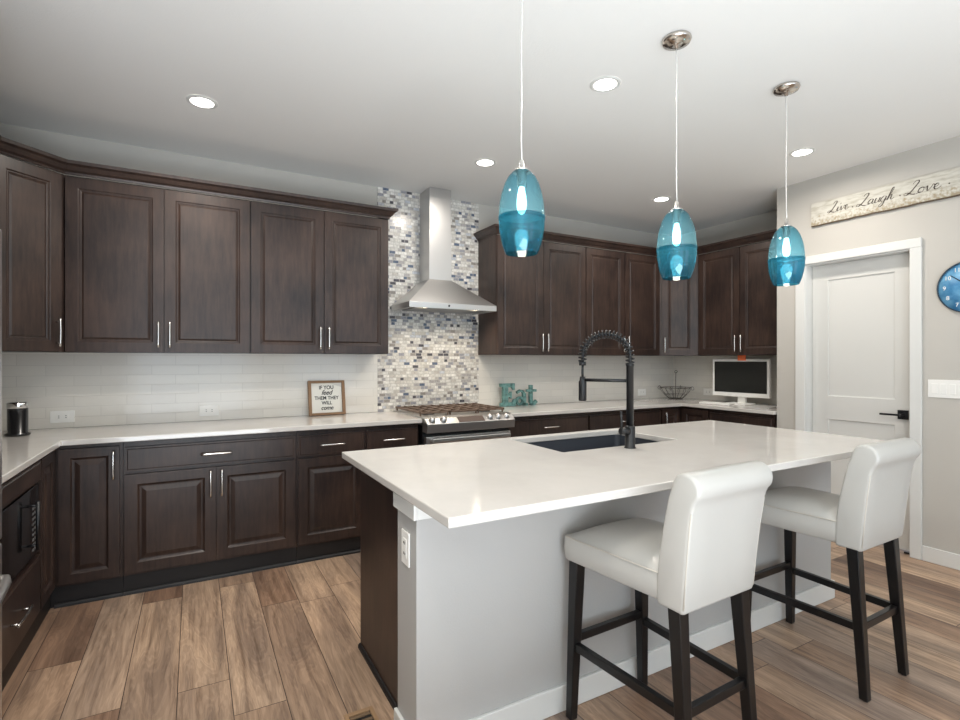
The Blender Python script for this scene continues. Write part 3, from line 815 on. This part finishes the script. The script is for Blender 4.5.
# ------------------------------------------------------------------ pendants and cans
def make_pendant(x, y, label, dz=0):
    t = thing('pendant_light', label, 'pendant light', (x, y, 0), 0, 'blue glass pendants over the island')
    MB().lathe([(.062, CEIL-.001), (.064, CEIL-.008), (.058, CEIL-.020), (.030, CEIL-.027), (.010, CEIL-.030), (.008, CEIL-.045), (.0, CEIL-.046)], 32).build('ceiling_canopy', BRN, t)
    pts = [(0.002*math.sin(k*.9), .002*math.cos(k*.7), CEIL-.04 - (CEIL-.04-2.075-dz)*k/14) for k in range(15)]
    MB().tube(pts, .0022, 8).build('cord', CORD, t)
    so_ = MB().lathe([(.006, 2.085), (.009, 2.082), (.009, 2.055), (.026, 2.050), (.026, 2.044), (.018, 2.043), (.018, 1.985), (.0, 1.984)], 20).build('socket', NICKEL, t)
    bulb = MB().lathe([(.010, 1.984), (.012, 1.970), (.016, 1.95), (.018, 1.925), (.016, 1.905), (.010, 1.89), (.0, 1.885)], 18).build('bulb', emis('bulb_glow', (1, .93, .82), 7), t)
    # egg shaped shade in two tones
    prof = [(.034, 2.040), (.050, 2.022), (.063, 1.997), (.073, 1.966), (.080, 1.932), (.083, 1.90), (.0845, 1.876)]
    low = [(.0845, 1.864), (.0835, 1.835), (.0785, 1.802), (.071, 1.772), (.063, 1.750), (.058, 1.740)]
    g1 = MB().lathe(prof, 40, cap=False).build('glass_shade', GLASS_TOP, t, recalc=False)
    g1['label'] = 'pale aqua upper glass'
    g2 = MB().lathe([(.0855, 1.877), (.086, 1.870), (.0855, 1.863)], 40, cap=False).build('glass_band', GLASS_RING, t, recalc=False)
    g2['label'] = 'dark band around the glass'
    g3 = MB().lathe(low, 40, cap=False).build('lower_glass', GLASS_LOW, t, recalc=False)
    g3['label'] = 'deep teal lower glass'
    for o_ in (so_, bulb, g1, g2, g3): o_.location.z = dz
    pl = bpy.data.lights.new('pendant_bulb_light', 'POINT'); pl.energy = PEND_POWER; pl.color = (1, .90, .76); pl.shadow_soft_size = .03
    po = bpy.data.objects.new('pendant_bulb_light', pl); COL.objects.link(po); po.location = (0, 0, 1.855 + dz); po.parent = t
    return t
for x, dz, lab in ((1.055, -.005, 'blue glass pendant nearest the range hood, leftmost of the three'), (1.885, -.032, 'blue glass pendant hanging in the middle of the three'), (2.725, 0, 'blue glass pendant nearest the white door, rightmost of the three')):
    make_pendant(x, 1.58, lab, dz)
CANG = emis('can_glow', (1, .97, .92), 9)
def make_can(x, y, label):
    t = thing('recessed_light', label, 'ceiling light', (x, y, 0), 0, 'recessed ceiling lights')
    MB().lathe([(.058, CEIL-.002), (.060, CEIL-.006), (.074, CEIL-.005), (.080, CEIL-.001)], 32, cap=False).build('trim_ring', TRIM, t)
    MB().lathe([(.0, CEIL-.003), (.060, CEIL-.003)], 32, cap=False).build('lens', CANG, t)
    area('can_lamp', (0, 0, CEIL-.010), (0, 0, 0), .11, .11, CAN_POWER, (1, .93, .84), 'DISK', 170, t)
for x, y, lab in ((.04, 3.25, 'round recessed light above the left upper cabinets'),
                  (1.85, 3.245, 'round recessed light in front of the range hood'),
                  (1.87, 2.02, 'round recessed light between the left and middle pendants'),
                  (3.645, 3.22, 'round recessed light just left of the middle pendant cord'),
                  (3.67, 2.02, 'round recessed light nearest the wooden sign')):
    make_can(x, y, lab)
make_can(.04, 2.02, 'round recessed light above the floor left of the island')
make_can(.04, .80, 'added unseen recessed light above the spot left of the stools')  # extra can outside the view, added to brighten the left side

# ------------------------------------------------------------------ stools
def make_stool():
    t = thing('bar_stool', '', 'bar stool', (0,0,0), 0, 'white leather bar stools')
    # local: x across, +y towards the island, origin at floor in the middle
    W2 = .195
    # seat cushion
    nx, ny = 10, 12
    y0, y1 = -.135, .275
    mb = MB(); vs = []; 
    def dome(u, v):   # u,v in 0..1
        e = (1-(2*u-1)**4)*(1-(2*v-1)**4)
        return .686 + .046*e
    for j in range(ny+1):
        for i in range(nx+1):
            u, v = i/nx, j/ny
            ww = .173 + .030*v
            vs.append((ww*(2*u-1), y0+(y1-y0)*v, dome(u, v)))
    fs = []
    for j in range(ny):
        for i in range(nx):
            a = j*(nx+1)+i; fs.append((a, a+1, a+nx+2, a+nx+1))
    # sides
    ring = [i for i in range(nx+1)] + [(j)*(nx+1)+nx for j in range(1, ny+1)] + [ny*(nx+1)+i for i in range(nx-1, -1, -1)] + [j*(nx+1) for j in range(ny-1, 0, -1)]
    n0 = len(vs)
    levels = [(.680, .004), (.640, .005), (.600, .002), (.592, -.006)]
    cx_, cy_ = 0, (y0+y1)/2
    for z, o in levels:
        for idx in ring:
            x, y, _ = vs[idx]; iu = idx % (nx+1)
            vx = (1 if iu == nx else -1 if iu == 0 else 0)*o; vy = (1 if y > y1-1e-4 else -1 if y < y0+1e-4 else 0)*o
            vs.append((x+vx, y+vy, z))
    m = len(ring)
    for k in range(m):
        k2 = (k+1) % m
        fs.append((ring[k], n0+k, n0+k2, ring[k2]))
        for l in range(len(levels)-1):
            fs.append((n0+l*m+k, n0+(l+1)*m+k, n0+(l+1)*m+k2, n0+l*m+k2))
    fs.append(tuple(n0+(len(levels)-1)*m+k for k in range(m)))
    mb.add(vs, fs, True)
    seat = mb.build('seat', LEATHER, t)
    md = seat.modifiers.new('bevel', 'BEVEL'); md.width = .010; md.segments = 3; md.limit_method = 'ANGLE'; md.angle_limit = rad(45)
    pts = []
    rr = .012
    for p in rounded(-W2-.004, W2+.004, y0, y1+.004, .012, 3): pts.append((p[0]/(W2+.004)*(.182 + .027*(p[1]-y0)/(y1-y0)), p[1], .683))
    MB().tube(pts, .0022, 6, closed=True).build('piping', STITCH, seat)
    # back, one profile extruded with soft bulge
    prof = []
    A = [(-.222, .582), (-.122, .582), (-.122, .66), (-.134, .75), (-.152, .84), (-.172, .925)]
    prof += A
    c = (-.236, .964); r = .048
    for k in range(15):
        a = rad(2 + 226*k/14); prof.append((c[0]+r*math.cos(a), c[1]+r*math.sin(a)))
    prof += [(-.262, .912), (-.257, .895), (-.244, .80), (-.233, .70)]
    mb = MB()
    secs = [(-1, 0), (-.5, 0), (0, 0), (.5, 0), (1, 0)]
    vs = []; n = len(prof)
    cyc = sum(p[0] for p in prof)/n; czc = sum(p[1] for p in prof)/n
    for q, (s_, off) in enumerate(secs):
        for (y, z) in prof:
            wz = .180 + .012*max(0, (z-.6)/.4)
            dy, dz = y-(-.165), 0
            sc_ = 1 + (off/.045)
            zz = z + (off*.6 if z > .97 else (-off*.6 if z < .6 else 0))
            vs.append((s_*wz, -.168 + (y+.168)*sc_, zz))
    fs = []
    for q in range(len(secs)-1):
        for k in range(n):
            k2 = (k+1) % n; fs.append((q*n+k, q*n+k2, (q+1)*n+k2, (q+1)*n+k))
    fs.append(tuple(range(n))); fs.append(tuple((len(secs)-1)*n+k for k in range(n)))
    mb.add(vs, fs, True)
    bk = mb.build('backrest', LEATHER, t)
    md = bk.modifiers.new('bevel', 'BEVEL'); md.width = .012; md.segments = 3; md.limit_method = 'ANGLE'; md.angle_limit = rad(50)
    for sg in (-1, 1):
        MB().tube([(sg*.177, -.2215, .60), (sg*.1785, -.2300, .70), (sg*.182, -.2405, .80), (sg*.1855, -.2535, .895)], .0022, 6).build('piping', STITCH, bk)
    # legs
    def leg(xt, yt, xb, yb, zt, wt=.022, wb=.0155):
        mb = MB()
        mb.hexa([(xb-wb,yb-wb,.004),(xb+wb,yb-wb,.004),(xb+wb,yb+wb,.004),(xb-wb,yb+wb,.004)], [(xt-wt,yt-wt,zt),(xt+wt,yt-wt,zt),(xt+wt,yt+wt,zt),(xt-wt,yt+wt,zt)])
        l = mb.build('leg', LEGW, t, bevel=.003)
        MB().lathe([(.010, 0), (.010, .005)], 12, (xb, yb, 0)).build('foot_pad', SLOT, l)
        return l
    for sg in (-1, 1):
        leg(sg*.172, .248, sg*.192, .258, .598)
        leg(sg*.155, -.185, sg*.168, -.228, .590)
    b = .011
    for sg in (-1, 1): MB().hexa([(sg*.163-b,-.20,.262),(sg*.163+b,-.20,.262),(sg*.182+b,.236,.262),(sg*.182-b,.236,.262)], [(sg*.163-b,-.20,.292),(sg*.163+b,-.20,.292),(sg*.182+b,.236,.292),(sg*.182-b,.236,.292)]).build('stretcher', LEGW, t, bevel=.002)
    MB().box(-.170, .170, .240, .262, .290, .320).build('stretcher', LEGW, t, bevel=.002)
    MB().box(-.152, .152, -.216, -.194, .262, .292).build('stretcher', LEGW, t, bevel=.002)
    return t
st = make_stool(); st.location = (1.437, 1.265, 0); st.rotation_euler.z = rad(2)
st['label'] = 'white leather bar stool closer to the camera, left of the two'
s2 = copy_tree(st); s2.location = (2.478, 1.264, 0); s2.rotation_euler.z = rad(1)
s2['label'] = 'white leather bar stool in front of the door, right of the two'

# ------------------------------------------------------------------ refrigerator at the left edge
fg = thing('refrigerator', 'stainless steel refrigerator at the left edge of the kitchen', 'refrigerator', (-.65, 1.47, 0), PI/2)
FW = .91
MB().box(0, FW, 0, .60, .03, 1.80).box(.03, FW-.03, .02, .58, .001, .03).build('body', simple('fridge_side_grey', srgb(110, 112, 115), .4, .5), fg)
for nm, x0, x1, z0, z1 in (('door', .003, FW/2-.003, .72, 1.80), ('door', FW/2+.003, FW-.003, .72, 1.80), ('freezer_drawer', .003, FW-.003, .05, .712)):
    d = MB().box(x0, x1, -.068, -.002, z0, z1).build(nm, STEEL, fg, bevel=.012, seg=3)
    if nm == 'door':
        hx = FW/2 + (-.05 if x0 < .1 else .05)
        MB().tube([(hx, -.075, .80), (hx, -.125, .83), (hx, -.132, 1.2), (hx, -.125, 1.6), (hx, -.075, 1.63)], .011, 12).build('handle', STEEL, d)
    else:
        MB().tube([(.13, -.068, .64), (.15, -.120, .635), (FW/2, -.150, .63), (FW-.22, -.128, .635), (FW-.185, -.120, .637), (FW-.175, -.068, .64)], .014, 12).build('handle', STEEL, d)

# ------------------------------------------------------------------ small things
# framed sign leaning on the backsplash
fs_ = thing('framed_sign', 'small square wood framed sign leaning on the left backsplash', 'sign', (.912, 4.078, CT1+.002))
fs_.rotation_euler = (rad(-9), 0, rad(3))
FO = simple('frame_oak', srgb(140, 108, 78), .55, bump=.2, bscale=50)
s_ = .142
MB().prism([(-s_, 0), (s_, 0), (s_, 2*s_-.015), (-s_, 2*s_-.015)], .012, .016, 'y').build('backing_board', simple('sign_paper', srgb(232, 230, 222), .6), fs_)
H_ = 2*s_-.015
MB().box(-s_, -s_+.022, -.010, .018, 0, H_).box(s_-.022, s_, -.008, .018, 0, H_).box(-s_+.018, s_-.018, -.008, .018, 0, .018).box(-s_+.018, s_-.018, -.008, .018, H_-.018, H_).build('frame', FO, fs_, bevel=.002)
INK = simple('black_ink', srgb(20, 20, 22), .6)
for txt, sz, z, shx in (('IF YOU', .040, .215, 0), ('feed', .052, .175, .4), ('THEM THEY', .038, .133, 0), ('WILL', .038, .094, 0), ('come', .046, .056, .3)):
    text_part('lettering', txt, sz, INK, fs_, (0, .0108, z), (rad(90), 0, 0), align='CENTER', sx=.92, shear=shx, off=.0009)

# EAT letters
ea = thing('eat_sign', 'teal wooden Eat word sign on the counter right of the range', 'sign', (2.462, 4.035, CT1+.001))
def teal():
    m, nt, b = newmat('distressed_teal')
    tc = N(nt, 'ShaderNodeTexCoord'); n = N(nt, 'ShaderNodeTexNoise'); n.inputs['Scale'].default_value = 30; n.inputs['Detail'].default_value = 5
    nt.links.new(tc.outputs['Object'], n.inputs['Vector'])
    r = ramp(nt, [(.35, srgb(66, 96, 94)), (.5, srgb(98, 140, 136)), (.7, srgb(120, 160, 155))]); nt.links.new(n.outputs['Fac'], r.inputs['Fac'])
    nt.links.new(r.outputs['Color'], b.inputs['Base Color']); b.inputs['Roughness'].default_value = .55
    return m
TEAL = teal()
Ep = [(0,0),(.17,0),(.17,.065),(.15,.065),(.135,.035),(.085,.035),(.085,.085),(.105,.085),(.11,.07),(.125,.07),(.125,.135),(.11,.135),(.105,.12),(.085,.12),(.085,.175),(.125,.175),(.14,.15),(.158,.15),(.158,.212),(0,.212),(0,.182),(.028,.177),(.028,.035),(0,.03)]
MB().prism(Ep, 0, .028, 'y').build('letter_e', TEAL, ea, bevel=.002)
def stroke(mb, pts, w, y0, y1):
    for i in range(len(pts)-1):
        a, b = Vector(pts[i]), Vector(pts[i+1]); d = (b-a).normalized(); nrm = Vector((-d.y, d.x))*w/2; e = d*w*.18
        q = [a-e+nrm, a-e-nrm, b+e-nrm, b+e+nrm]
        mb.prism([(p.x, p.y) for p in q], y0+i*.00005, y1-i*.00005, 'y')
ma = MB()
ox = .165
ell = [(ox+.055+.036*math.cos(rad(a)), .044+.032*math.sin(rad(a))) for a in range(0, 361, 24)]
stroke(ma, ell, .020, .002, .030)
stroke(ma, [(ox+.103, .012), (ox+.103, .11)], .032, .001, .031)
stroke(ma, [(ox+.10, .115), (ox+.082, .136), (ox+.055, .140), (ox+.026, .124)], .022, .002, .030)
ma.prism([(ox+.085, 0), (ox+.14, 0), (ox+.14, .022), (ox+.085, .022)], .001, .031, 'y')
ma.build('letter_a', TEAL, ea)
mt2 = MB(); ox = .30
stroke(mt2, [(ox+.045, .03), (ox+.045, .185)], .034, .001, .029)
stroke(mt2, [(ox+.0, .138), (ox+.10, .138)], .024, .000, .030)
stroke(mt2, [(ox+.045, .035), (ox+.06, .017), (ox+.085, .016), (ox+.105, .035)], .030, .002, .028)
mt2.prism([(ox+.035, .0), (ox+.095, .0), (ox+.095, .014), (ox+.035, .014)], .002, .028, 'y')
mt2.build('letter_t', TEAL, ea)

# black canister
cn = thing('canister', 'black canister with silver lid on the counter beside the refrigerator', 'canister', (-.875, 3.83, CT1+.001))
MB().lathe([(.054, 0), (.057, .006), (.057, .014), (.046, .018), (.046, .155)], 32).build('jar', simple('canister_black', srgb(26, 26, 28), .25, coat=.4), cn)
MB().lathe([(.046, .155), (.049, .158), (.049, .185), (.044, .190), (.0, .191)], 32).build('lid', CHROME, cn)

# monitor with note
mo = thing('monitor', 'white framed computer monitor with black screen in the right corner', 'monitor', (4.66, 3.155, CT1+.001), -PI/2 + rad(4))
mo_w, z0, z1 = .575, .068, .44
MB().box(-mo_w/2, mo_w/2, 0, .035, z0, z1).box(-mo_w/2+.05, mo_w/2-.05, .035, .055, z0+.04, z1-.05).build('housing', WHITEP, mo, bevel=.007, seg=3)
MB().box(-mo_w/2+.024, mo_w/2-.024, -.002, .002, z0+.042, z1-.026).build('screen', simple('screen_black', srgb(26, 27, 25), .25), mo)
MB().prism([(-.05, .04), (-.045, .055), (-.02, .03), (-.02, .012)], 0, 1, 'x') 
MB().hexa([(-.11,-.10,0),(.11,-.10,0),(.12,.09,0),(-.12,.09,0)], [(-.10,-.09,.010),(.10,-.09,.010),(.11,.08,.012),(-.11,.08,.012)]).build('stand_base', WHITEP, mo, bevel=.003)
MB().hexa([(-.04,.03,.010),(.04,.03,.010),(.04,.06,.010),(-.04,.06,.010)], [(-.035,.035,.14),(.035,.035,.14),(.035,.06,.14),(-.035,.06,.14)]).build('stand_neck', WHITEP, mo, bevel=.003)
pn = tag(MB().box(-.04, .04, -.0035, -.0005, -.028, .026).build('paper_note', simple('orange_note', srgb(255, 128, 78), .6), None, (4.650, 3.125, CT1+.452), -PI/2 + rad(4)), 'bright orange paper note stuck on the monitor top edge', 'note')
pp = MB()
o = tag(MB().box(-.15, .15, -.05, .05, 0, .016).build('keyboard', WHITEP, None, (4.44, 3.25, CT1+.001), -PI/2+rad(8), bevel=.003), 'white keyboard lying in front of the monitor', 'keyboard')
o = tag(MB().hexa([(-.14,-.10,0),(.14,-.10,0),(.14,.10,0),(-.14,.10,0)], [(-.14,-.10,.008),(.14,-.10,.008),(.14,.10,.008),(-.14,.10,.008)]).build('paper_stack', simple('grey_paper', srgb(176, 174, 172), .6), None, (4.50, 2.82, CT1+.001), rad(10)), 'grey papers lying right of the monitor stand', 'paper')

# wire basket in the corner
wk = thing('wire_basket', 'thin dark wire fruit basket with tall curled handle in the right corner', 'basket', (4.66, 3.92, CT1+.001))
WIRE = simple('dark_wire', srgb(84, 76, 70), .4, .6)
def circ(r, z, n=28): return [(r*math.cos(2*PI*k/n), r*math.sin(2*PI*k/n), z) for k in range(n)]
wb_ = MB().tube(circ(.07, .004), .003, 6, True).tube(circ(.165, .125), .0035, 6, True).tube(circ(.12, .05), .0022, 6, True)
for k in range(14):
    a = 2*PI*k/14
    wb_.tube([(.07*math.cos(a), .07*math.sin(a), .004), (.12*math.cos(a), .12*math.sin(a), .05), (.15*math.cos(a+.1), .15*math.sin(a+.1), .09), (.165*math.cos(a), .165*math.sin(a), .125)], .002, 5)
for k in range(3):
    a = PI*k/3
    wb_.tube([(-.07*math.cos(a), -.07*math.sin(a), .005), (.07*math.cos(a), .07*math.sin(a), .005)], .002, 5)
wb_.build('basket_wires', WIRE, wk)
hp = [(0, 0, .006), (0, 0, .16), (.004, 0, .27)]
for k in range(16):
    a = k*.55; r = .028*(1-k/22); hp.append((.004 + r*math.sin(a), 0, .285 + .024*(1-math.cos(a))*.8*(1-k/22)))
MB().tube(hp, .0032, 6).build('curled_handle', WIRE, wk)
for k in range(4):
    a = PI/2*k + .4; pts = []
    for q in range(12):
        b = q*.6; r = .024*(1-q/15)
        pts.append(((.175 + r*math.sin(b))*math.cos(a), (.175 + r*math.sin(b))*math.sin(a), .10 + .02*(1-math.cos(b))))
    MB().tube(pts, .0022, 5).build('scroll', WIRE, wk)

# floor register
fv = thing('floor_vent', 'wood toned floor register set in the planks beside the island end', 'vent', (.492, 1.62, 0))
MB().box(0, .015, 0, .32, .001, .008).box(.095, .11, 0, .32, .001, .008).box(.015, .095, 0, .018, .001, .008).box(.015, .095, .302, .32, .001, .008).build('frame', simple('vent_wood', srgb(160, 128, 96), .45), fv, bevel=.001)
MB().box(.015, .095, .018, .302, .001, .002).build('duct_shade_sheet', GAP, fv)  # flat dark sheet, paints the shade seen between the louvers
mb = MB()
for k in range(9): mb.box(.018, .092, .034+k*.031, .046+k*.031, .003, .007)
mb.build('louvers', simple('vent_bronze', srgb(120, 98, 76), .45), fv)

# wooden wall sign
ws = thing('wall_sign', 'long whitewashed wooden Live Laugh Love sign above the door', 'sign', (XR-.001, 2.275, 2.402), -PI/2)
def washed():
    m, nt, b = newmat('whitewashed_board')
    L_ = nt.links.new
    tc = N(nt, 'ShaderNodeTexCoord'); sp = N(nt, 'ShaderNodeSeparateXYZ'); L_(tc.outputs['Object'], sp.inputs[0])
    mp = N(nt, 'ShaderNodeMapping'); mp.inputs['Scale'].default_value = (3, 1, 14); L_(tc.outputs['Object'], mp.inputs['Vector'])
    n = N(nt, 'ShaderNodeTexNoise'); n.inputs['Scale'].default_value = 4; n.inputs['Detail'].default_value = 8; L_(mp.outputs[0], n.inputs['Vector'])
    r = ramp(nt, [(.35, srgb(176, 171, 158)), (.55, srgb(200, 197, 187))]); L_(n.outputs['Fac'], r.inputs['Fac'])
    n2 = N(nt, 'ShaderNodeTexNoise'); n2.inputs['Scale'].default_value = 55; n2.inputs['Detail'].default_value = 4; L_(tc.outputs['Object'], n2.inputs['Vector'])
    # worn flecks towards the lower edge
    h = N(nt, 'ShaderNodeMath', operation='MULTIPLY_ADD'); h.inputs[1].default_value = -3.0; h.inputs[2].default_value = .17; L_(sp.outputs['Z'], h.inputs[0])
    ad = N(nt, 'ShaderNodeMath', operation='ADD'); L_(n2.outputs['Fac'], ad.inputs[0]); L_(h.outputs[0], ad.inputs[1])
    r2 = ramp(nt, [(.52, (0,0,0)), (.74, (1,1,1))]); L_(ad.outputs[0], r2.inputs['Fac'])
    mx = N(nt, 'ShaderNodeMix', data_type='RGBA'); L_(r2.outputs['Color'], mx.inputs[0]); L_(r.outputs['Color'], mx.inputs[6]); mx.inputs[7].default_value = (*srgb(158, 144, 120), 1)
    L_(mx.outputs[2], b.inputs['Base Color']); b.inputs['Roughness'].default_value = .7
    return m
nb = 24; top = []; bot = []
for k in range(nb+1):
    x = 1.25*k/nb; top.append((x, .172 + random.uniform(-.003, .002))); bot.append((x, random.uniform(-.002, .003)))
MB().prism(bot + top[::-1], -.020, 0, 'y').build('board', washed(), ws)
BARK = simple('bark_edge', srgb(92, 76, 58), .8)
mb = MB()
for k in range(nb): mb.prism([(bot[k][0], bot[k][1]-.007), (bot[k+1][0], bot[k+1][1]-.007), bot[k+1], bot[k]], -.018, -.001, 'y')
mb.build('worn_edge', BARK, ws)
G = {
'L': ([[(.30,.78),(.38,.95),(.55,1.0),(.62,.86),(.48,.55),(.30,.22),(.10,.03),(-.06,.06),(-.04,.18),(.14,.17),(.38,.03),(.66,-.02),(.86,.10)]], .72),
'i': ([[(0,.12),(.14,.40),(.10,.12),(.18,0),(.34,.14)], [(.26,.60),(.31,.66),(.35,.72)]], .34),
'v': ([[(0,.22),(.08,.40),(.13,.02),(.30,.22),(.36,.42),(.48,.34)]], .42),
'e': ([[(0,.14),(.18,.20),(.26,.33),(.18,.42),(.06,.28),(.08,.06),(.22,0),(.42,.16)]], .36),
'a': ([[(.30,.36),(.16,.41),(.0,.22),(.06,.01),(.22,.10),(.32,.38),(.27,.08),(.36,.01),(.46,.12)]], .42),
'u': ([[(0,.20),(.08,.40),(.04,.08),(.16,0),(.30,.20),(.34,.40),(.30,.06),(.46,.10)]], .42),
'g': ([[(.30,.36),(.14,.41),(0,.22),(.06,.01),(.22,.10),(.33,.38),(.20,-.25),(.02,-.44),(-.04,-.30),(.20,-.05),(.44,.14)]], .40),
'h': ([[(0,.12),(.22,.62),(.30,.95),(.20,.92),(.10,.45),(.03,0),(.14,.32),(.26,.40),(.24,.08),(.33,0),(.46,.14)]], .42),
'o': ([[(.22,.40),(.04,.32),(.0,.10),(.14,0),(.28,.12),(.26,.36),(.14,.40),(.34,.33),(.44,.36)]], .38),
}
def smooth(p, n=5):
    out = []; q = [Vector(p[0])] + [Vector(a) for a in p] + [Vector(p[-1])]
    for i in range(1, len(q)-2):
        for k in range(n):
            t = k/n; a, b, c, d = q[i-1], q[i], q[i+1], q[i+2]
            out.append(.5*((2*b) + (c-a)*t + (2*a-5*b+4*c-d)*t*t + (3*b-a-3*c+d)*t**3))
    out.append(q[-2]); return out
INK2 = simple('brown_black_ink', srgb(70, 60, 52), .7)
def cursive(word, x0, x1, zb, cap, parent):
    tot = sum(G[c][1] for c in word)
    sx = (x1-x0)/tot; mb = MB(); x = 0
    for c in word:
        st_, adv = G[c]
        for s in st_:
            pts = smooth(s)
            P3 = [(x0 + (x + p.x)*sx, -.0205, zb + p.y*cap + 0) for p in pts]
            P3 = [(a + (cz-zb)*.25, y_, cz) for a, y_, cz in P3]
            rs = []
            for i in range(len(P3)):
                j = max(1, i); d = pts[j]-pts[j-1] if j < len(pts) else Vector((1,0))
                rs.append(.0015 + (.0018 if d.y < -.01 else 0))
            mb.tube(P3, rs, 5)
        x += adv
    return mb.build('lettering', INK2, parent)
cursive('Live', .125, .262, .070, .078, ws)
cursive('Laugh', .322, .545, .066, .082, ws)
cursive('Love', .612, .800, .066, .086, ws)
dots = MB()
for dx, dz in ((.292, .076), (.585, .078), (.850, .082)): dots.lathe([(.0045, -.0215), (.0045, -.0195)], 10, (dx, 0, dz), 'y')
dots.build('dots', INK2, ws)

# clock, cut by the right edge of the photograph
ck = thing('wall_clock', 'round blue wall clock with white numerals, at the right edge', 'clock', (XR-.001, 1.324, 1.807), -PI/2)
def blue_face():
    m, nt, b = newmat('mottled_blue_face')
    tc = N(nt, 'ShaderNodeTexCoord'); n = N(nt, 'ShaderNodeTexNoise'); n.inputs['Scale'].default_value = 16; n.inputs['Detail'].default_value = 5
    nt.links.new(tc.outputs['Object'], n.inputs['Vector'])
    r = ramp(nt, [(.35, srgb(62, 128, 178)), (.65, srgb(116, 176, 214))]); nt.links.new(n.outputs['Fac'], r.inputs['Fac'])
    nt.links.new(r.outputs['Color'], b.inputs['Base Color']); b.inputs['Roughness'].default_value = .35
    return m
MB().lathe([(.0, -.014), (.160, -.014), (.160, 0)], 64, (0,0,0), 'y').build('face', blue_face(), ck)
MB().lathe([(.160, 0), (.160, -.018), (.167, -.018), (.167, 0)], 64, (0,0,0), 'y', cap=False).build('rim', simple('clock_rim', srgb(40, 60, 76), .4), ck)
for k in range(1, 13):
    a = rad(90 - 30*k)
    text_part('numeral', str(k), .036, WHITEP, ck, (.128*math.cos(a), -.0145, .128*math.sin(a)), (rad(90), 0, 0))
def hand(a, L0, L1, w, y, nm):
    a = rad(a); d = Vector((math.cos(a), math.sin(a))); nn = Vector((-d.y, d.x))
    q = [d*-L0 + nn*w, d*-L0 - nn*w, d*L1 - nn*w*.4, d*L1 + nn*w*.4]
    MB().prism([(p.x, p.y) for p in q], y-.001, y+.001, 'y').build(nm, INK, ck)
hand(140, .02, .125, .004, -.018, 'minute_hand'); hand(60, .02, .075, .005, -.020, 'hour_hand')
MB().lathe([(.007, -.023), (.007, -.014)], 16, (0,0,0), 'y').build('hub', INK, ck)
